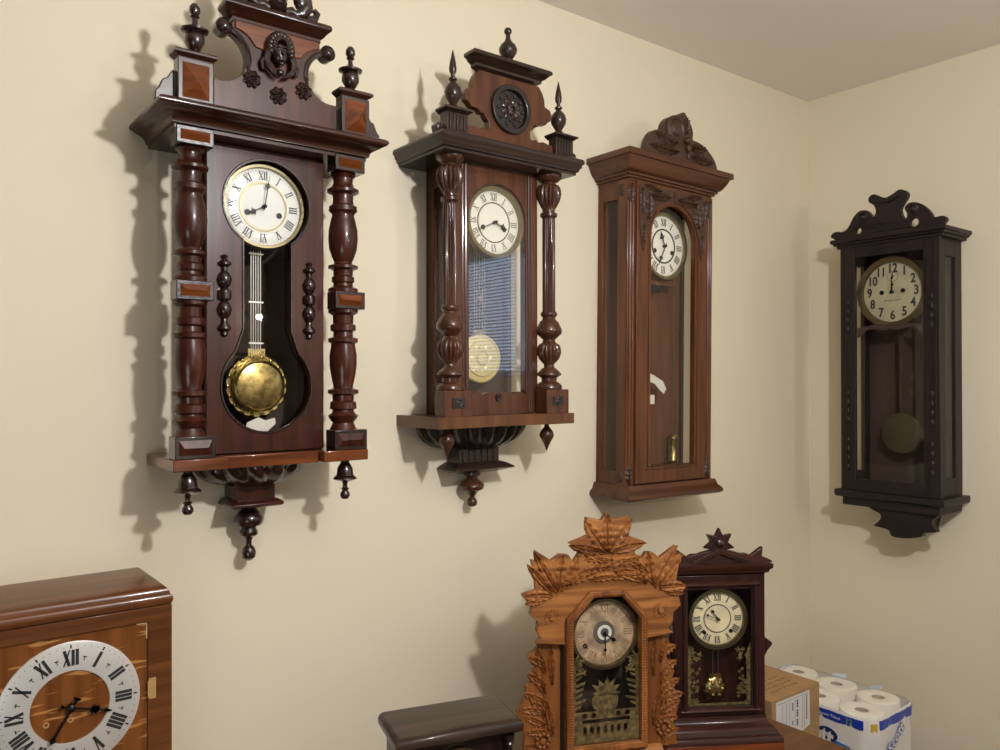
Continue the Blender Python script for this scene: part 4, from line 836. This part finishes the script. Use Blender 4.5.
# ================================================================== dark red shelf clock
def red_clock():
    zr = .66
    r = thing('mantel_clock', (-1.1264, -.4538, zr), math.radians(-32), 'dark red shelf clock with a pointed star on top, beside the cardboard box', 'clock', None)
    K = lambda: MB(zr)
    link('base', K().mould([(0, .6605), (0, .688)], .153, 0, back=-.125), 'dbase', r, bevel=.001)
    link('base_moulding', K().mould([(0, .688), (.0, .700), (-.004, .704), (-.010, .706), (-.012, .716), (-.018, .722), (-.028, .728), (-.032, .736), (-.032, .747)], .152, 0, back=-.125), 'dredx', r, smooth=50)
    mb = K(); mb.box(-.121, .121, -.120, -.110, .747, 1.105); mb.box(-.121, -.106, -.110, -.042, .747, 1.105); mb.box(.106, .121, -.110, -.042, .747, 1.105); mb.box(-.106, .106, -.110, -.042, 1.09, 1.105); link('case', mb, 'dred', r, bevel=.001)
    for s in (-1, 1): link('side_ornament', K().prism([(s*.121, .960), (s*.124, .950), (s*.128, .935), (s*.146, .922), (s*.1465, .915), (s*.135, .903), (s*.128, .890), (s*.121, .878)], -.075, -.055), 'dred', r, bevel=.002)
    dr = link('door', K().prism([(-.118, .749), (.118, .749), (.118, 1.103), (-.118, 1.103)], -.042, -.034, [[(-.083, .771), (.083, .771), (.083, 1.067), (-.083, 1.067)]]), 'dred', r, bevel=.0015)
    for (a, b, c, e) in ((-.098, .762, .098, .762), (-.098, 1.080, .098, 1.080)): link('door_rail', K().mould([(-.006, b-.008), (.004, b-.005), (.006, b), (.002, b+.005), (-.006, b+.008)], .098, -.033, back=-.036), 'dredx', dr, smooth=60)
    for s in (-1, 1): link('door_stile', K().tube([(s*.092, -.033, .765), (s*.092, -.033, 1.078)], .006, 10), 'dred', dr)
    link('door_glass', K().box(-.085, .085, -.0405, -.039, .769, 1.069), 'glass', dr, 'clear door glass', smooth=0)
    mb = K(); rnd = random.Random(3)
    for s in (-1, 1):
        for k in range(34):
            x = s*rnd.uniform(.050, .080); z = .775+.145*rnd.random(); a = rnd.random()*6; q = rnd.uniform(.005, .009)
            mb.prism([(x+q*math.cos(a+t)*(1 if i % 2 else .45), z+q*math.sin(a+t)*(1 if i % 2 else .45)) for i, t in enumerate([k2*PI/4 for k2 in range(8)])], -.0425-.0001*(k % 5), -.0420)
        mb.prism([(s*.083, .771), (s*.074, .771), (s*.072, .90), (s*.083, .93)], -.0432, -.0427)
    mb.prism([(-.08, .771), (.08, .771), (.08, .777), (-.08, .777)], -.0432, -.0427); link('gold_stencil', mb, 'goldd', dr, 'worn gold foliage on the glass', smooth=0)
    dial_set(r, zr, .002, .987, .068, -.058, 'paper', 'inkg', 'inkg', 325, 292, .48, .62, .055, 'spade', numh=.24, rm=.80, inner=.52, ringw=.018, holes=((-.52, -.50), (.52, -.48)), bezel=(.079, .008), nw=.2)
    p = link('pendulum', K().tube([(-.006, -.07, .90), (-.006, -.07, .83)], .0012, 6).tube([(.008, -.07, .90), (.008, -.07, .83)], .0012, 6), 'steel', r, 'two thin pendulum rods')
    mb = K(); mb.disc([(.032, -.076), (.033, -.072), (.030, -.068), (.024, -.066), (.012, -.062), (.001, -.061)], .001, .803, 40, lobes=10, ld=.10)
    for k in range(6):
        a = PI*2*k/6; mb.ball(.001+.017*math.cos(a), -.065, .803+.017*math.sin(a), .006, .004, .006, 8, 6)
    mb.box(-.014, .016, -.072, -.068, .828, .842); link('bob', mb, 'brass', p, 'ornate cast brass bob')
    mb = K(); mb.mould([(-.014, 1.103), (-.012, 1.107), (-.006, 1.109), (-.004, 1.116), (.002, 1.121), (.003, 1.131), (-.002, 1.134)], .132, -.022, back=-.125); link('cornice', mb, 'dredx', r, smooth=50)
    out = [(-.139, 1.132), (.139, 1.132), (.140, 1.136), (.128, 1.142), (.112, 1.148), (.115, 1.172), (.105, 1.166), (.083, 1.150), (.072, 1.156), (.055, 1.156), (.045, 1.160), (.020, 1.166), (-.020, 1.166), (-.045, 1.160), (-.055, 1.156), (-.072, 1.156), (-.083, 1.150), (-.105, 1.166), (-.115, 1.172), (-.112, 1.148), (-.128, 1.142), (-.140, 1.136)]
    cr = link('crest', K().prism(out, -.052, -.036), 'dredx', r, bevel=.0015)
    mb = K()
    for s in (-1, 1): mb.prism([(s*.0, 1.170), (s*.0, 1.158), (s*.062, 1.134), (s*.076, 1.134), (s*.072, 1.140)], -.036, -.028)
    link('gable_strip', mb, 'dredx', cr, bevel=.001)
    st = [((.041 if k % 2 == 0 else .023)*math.sin(2*PI*k/14), 1.181+(.041 if k % 2 == 0 else .023)*math.cos(2*PI*k/14)) for k in range(14)]
    stp = link('star', K().prism(st, -.050, -.034), 'dred', cr, 'pointed wooden star', bevel=.0015)
    mb = K(); mb.disc([(.010, -.034), (.010, -.030), (.006, -.027), (.001, -.026)], 0, 1.184, 18); link('star_button', mb, 'w1d', stp)
red_clock()

# ================================================================== cardboard box
def carton():
    r = thing('cardboard_box', (-.6815, -.225, .351), 0, 'brown cardboard box with a white label, right of the dark red clock', 'box')
    K = lambda: MB(.351)
    x = .1215; y = .145; t = .004
    mb = K(); mb.box(-x, x, -y, -y+t, .351, .688); mb.box(-x, x, y-t, y, .351, .688); mb.box(-x, -x+t, -y+t, y-t, .351, .688); mb.box(x-t, x, -y+t, y-t, .351, .688); mb.box(-x+t, x-t, -y+t, y-t, .351, .355); link('box_body', mb, 'card', r, bevel=.001)
    for s in (-1, 1): link('flap', K().box(*sorted((s*.0012, s*x)), -y, y, .686, .690), 'card', r, bevel=.0008)
    mb = K(); rn = random.Random(8)
    for row in range(4):
        for k in range(7):
            a = -.06+k*.019+rn.uniform(-.003, .003); b = .10-row*.022; mb.box(a, a+.012, b, b+.006+rn.random()*.006, .6901, .6904)
    link('box_print', mb, 'cardd', r, 'brown printing on the top flap', smooth=0)
    lb = link('shipping_label', K().prism([(-.1015, .570), (.034, .570), (.070, .578), (.067, .6790), (-.1015, .6825)], y, y+.0008), 'label', r, 'white printed label', smooth=0)
    mb = K()
    for u, w_, zs in ((.052, .0055, [(.598, .672)]), (.004, .0075, [(.592, .612), (.618, .640), (.645, .668)]), (-.020, .006, [(.600, .612), (.640, .664)]), (.030, .0012, [(.580, .672)]), (-.035, .001, [(.59, .67)]), (-.052, .001, [(.59, .67)]), (-.07, .001, [(.60, .668)]), (.040, .0012, [(.580, .672)]), (-.008, .001, [(.58, .67)])):
        for a, b in zs:
            n = max(1, int((b-a)/.006))
            for k in range(n): mb.box(u-w_/2, u+w_/2, y+.0008, y+.0012, a+(b-a)*k/n, a+(b-a)*(k+.72)/n)
    mb.box(-.095, .062, y+.0008, y+.0012, .6735, .6745); link('label_print', mb, 'ink', lb, 'black bars and small print', smooth=0)
carton()

# ================================================================== toilet paper pack
def tissue():
    zr = .3505
    r = thing('toilet_paper_pack', (-.366, -.29, zr), 0, 'wrapped pack of white toilet paper rolls with blue band, behind the cardboard box', 'toilet paper')
    K = lambda: MB(zr)
    cx, cy = -.366, .29
    cols = [(-.434, (.434, .295, .156)), (-.298, (.415, .276, .137))]
    for X, ys in cols:
        for Y in ys:
            for z0 in (zr+.001, zr+.126):
                u, d = X-cx, Y-cy; mb = K(); z1 = z0+.123
                R, q = .064, .020; prof = [(q, z0), (R-.004, z0), (R, z0+.004), (R, z1-.010), (R-.003, z1-.003), (R-.010, z1-.001), (q+.006, z1), (q, z1-.003)]
                vs, fs = [], []; n = 36
                for a, z in prof:
                    for k in range(n): vs.append((u+a*math.cos(2*PI*k/n), d+a*math.sin(2*PI*k/n), z))
                for i in range(len(prof)):
                    j = (i+1) % len(prof)
                    for k in range(n): fs.append((i*n+k, i*n+(k+1) % n, j*n+(k+1) % n, j*n+k))
                mb.add(vs, fs); ro = link('paper_roll', mb, 'tp', r)
                mb = K(); vs, fs = [], []
                for a, z in ((q, z0+.001), (q, z1-.004), (q-.0012, z1-.004), (q-.0012, z0+.001)):
                    for k in range(24): vs.append((u+a*math.cos(2*PI*k/24), d+a*math.sin(2*PI*k/24), z))
                for i in range(4):
                    j = (i+1) % 4
                    for k in range(24): fs.append((i*24+k, i*24+(k+1) % 24, j*24+(k+1) % 24, j*24+k))
                mb.add(vs, fs); link('core_tube', mb, 'core', ro, 'grey cardboard tube')
    # wrapper outline (u, d), rounded
    x0, x1, y0, y1, rr = -.135, .136, -.222, .214, .050
    ol = []
    for (ox, oy, a0) in ((x1-rr, y1-rr, 0), (x0+rr, y1-rr, 90), (x0+rr, y0+rr, 180), (x1-rr, y0+rr, 270)):
        for k in range(9):
            a = math.radians(a0+90*k/8); ol.append((ox+rr*math.cos(a), oy+rr*math.sin(a), math.cos(a), math.sin(a)))
    # densify straight runs
    den = []
    for i, p in enumerate(ol):
        q = ol[(i+1) % len(ol)]; L = math.hypot(q[0]-p[0], q[1]-p[1]); m = max(1, int(L/.012))
        for k in range(m):
            t = k/m; den.append(tuple(p[j]+(q[j]-p[j])*t for j in range(4)))
    N = len(den)
    def off(p, o, zz=0): return (p[0]+p[2]*o, p[1]+p[3]*o)
    def wob(i, z): return .0012*math.sin(i*.9+z*80)+.0010*math.sin(i*2.3-z*50)
    mb = K(); rows = [(.352, -.004), (.358, 0), (.42, 0), (.48, 0), (.54, 0), (.590, 0), (.597, -.003)]; vs, fs = [], []
    for z, o in rows:
        for i, p in enumerate(den): a, b = off(p, o+wob(i, z)); vs.append((a, b, z))
    for z, o in reversed(rows):
        for i, p in enumerate(den): a, b = off(p, o+wob(i, z)-.0006); vs.append((a, b, z))
    m = len(rows)*2
    for i in range(m):
        j = (i+1) % m
        for k in range(N): fs.append((i*N+k, i*N+(k+1) % N, j*N+(k+1) % N, j*N+k))
    mb.add(vs, fs); wr = link('wrapper', mb, 'wrap', r, 'white glossy plastic wrapper', smooth=60)
    def band(cond, za, zb, mat, name, label, o=.0016):
        mb = K(); vs, fs = [], []
        idx = [i for i in range(N) if cond(den[i])]; runs = []; cur = []
        for i in idx:
            if cur and i != cur[-1]+1: runs.append(cur); cur = []
            cur.append(i)
        if cur: runs.append(cur)
        for run in runs:
            b0 = len(vs)
            for i in run:
                for z in (za, zb):
                    a, b = off(den[i], o+wob(i, z)); vs.append((a, b, z)); a, b = off(den[i], o-.0012+wob(i, z)); vs.append((a, b, z))
            for k in range(len(run)-1):
                c = b0+k*4; fs += [(c, c+4, c+6, c+2), (c+1, c+3, c+7, c+5), (c, c+1, c+5, c+4), (c+2, c+6, c+7, c+3)]
            fs += [(b0, b0+2, b0+3, b0+1), (len(vs)-4, len(vs)-3, len(vs)-1, len(vs)-2)]
        mb.add(vs, fs); return link(name, mb, mat, wr, label, smooth=60)
    corner = lambda p: p[2] < -.02 and p[3] > .12
    band(lambda p: not (p[2] < -.3 and p[3] > .5), .563, .590, 'blue', 'blue_band', 'blue printed band')
    band(lambda p: (p[2] < -.3 and .62 < p[3] < .97), .560, .584, 'yel', 'yellow_patch', 'yellow printed patch', .0018)
    # lettering: left face (normal -u) reads away from the corner, right face (normal +d)
    xf = x0-.0034
    mb = K(); text_mb(mb, 'Scott', .062, lambda x, y, k: (xf-.0003-k, (.322-cy)+x*.9, .517+y-.15*x), depth=.001, bold=.0030); link('lettering', mb, 'wrap', wr, 'white brand lettering', smooth=0)
    mb = K(); e = [(.362-cy+.034*math.cos(PI*k/12), .518+.021*math.sin(PI*k/12)) for k in range(24)]
    mb.add([(xf+.0006, a, b) for a, b in e]+[(xf-.0002, a, b) for a, b in e], [tuple(range(24)), tuple(reversed(range(24, 48)))]+[(k, (k+1) % 24, 24+(k+1) % 24, 24+k) for k in range(24)]); link('lettering_backing', mb, 'navy', wr, 'navy oval behind the lettering', smooth=0)
    mb = K(); text_mb(mb, 'Scott', .062, lambda x, y, k: (xf+.0007-k, (.323-cy)+x*.9, .516+y-.15*x), depth=.0006, bold=.0062)
    link('lettering_shadow', mb, 'navy', wr, 'navy edge round the lettering', smooth=0)
    mb = K(); mb.add([(xf, .39-cy, .507), (xf, .435-cy, .503), (xf, .432-cy, .494), (xf, .385-cy, .497), (xf-.001, .39-cy, .507), (xf-.001, .435-cy, .503), (xf-.001, .432-cy, .494), (xf-.001, .385-cy, .497)], [(0, 1, 2, 3), (7, 6, 5, 4), (0, 4, 5, 1), (1, 5, 6, 2), (2, 6, 7, 3), (3, 7, 4, 0)]); link('blue_stripe', mb, 'cyan', wr, 'sky blue stripe', smooth=0)
    mb = K(); text_mb(mb, '12', .024, lambda x, y, k: (xf-.0008-k, (.432-cy)+x, .5765+y), depth=.0008, bold=.0006); link('roll_count', mb, 'green', wr, 'green number on the band', smooth=0)
    mb = K(); text_mb(mb, 'Bathroom Tissue', .0125, lambda x, y, k: (xf-.0008-k, (.362-cy)+x, .577+y), depth=.0008); link('band_text', mb, 'wrap', wr, 'small white lettering on the band', smooth=0)
    yf = y1+.0030
    ca, sa = math.cos(.62), math.sin(.62)
    for nm, mt, dz, bo, dd in (('lettering', 'wrap', 0, .0008, .0008), ('lettering_shadow', 'blue', -.001, .0036, 0)):
        mb = K(); text_mb(mb, 'Scott', .048, lambda x, y, k: (-.005+x*ca*1.0-y*sa, yf+dd+k, .520+dz+x*sa+y*ca), depth=.0006, bold=bo); link(nm, mb, mt, wr, 'slanting brand lettering' if dd else 'navy edge round the lettering', smooth=0)
    # clear film over the top with a few folds
    mb = K(); vs = []; rows = [(.5885, -.001), (.5995, -.010), (.6015, -.03)]
    for z, o in rows:
        for i, p in enumerate(den): a, b = off(p, o+wob(i, z)); vs.append((a, b, z))
    n0 = len(vs)
    fs = [(i*N+k, i*N+(k+1) % N, (i+1)*N+(k+1) % N, (i+1)*N+k) for i in range(2) for k in range(N)]+[tuple(2*N+k for k in range(N))]
    mb.add(vs, fs); link('clear_film', mb, 'film', wr, 'clear film over the roll tops', smooth=60)
    mb = K()
    for (a, b, c, e, h) in ((.11, .075, .138, .10, .010), (.02, -.19, .10, -.2, .010), (.118, -.06, .135, -.02, .012)):
        mb.add([(a, b, .598), (c, e, .598), (c, e+.004, .600+h), (a, b+.004, .600+h*.6), (a+.002, b, .598), (c+.002, e, .598), (c+.002, e+.004, .600+h), (a+.002, b+.004, .600+h*.6)], [(0, 1, 2, 3), (7, 6, 5, 4), (0, 4, 5, 1), (1, 5, 6, 2), (2, 6, 7, 3), (3, 7, 4, 0)])
    link('film_fold', mb, 'slat', wr, 'crumpled bluish film folds')
tissue()
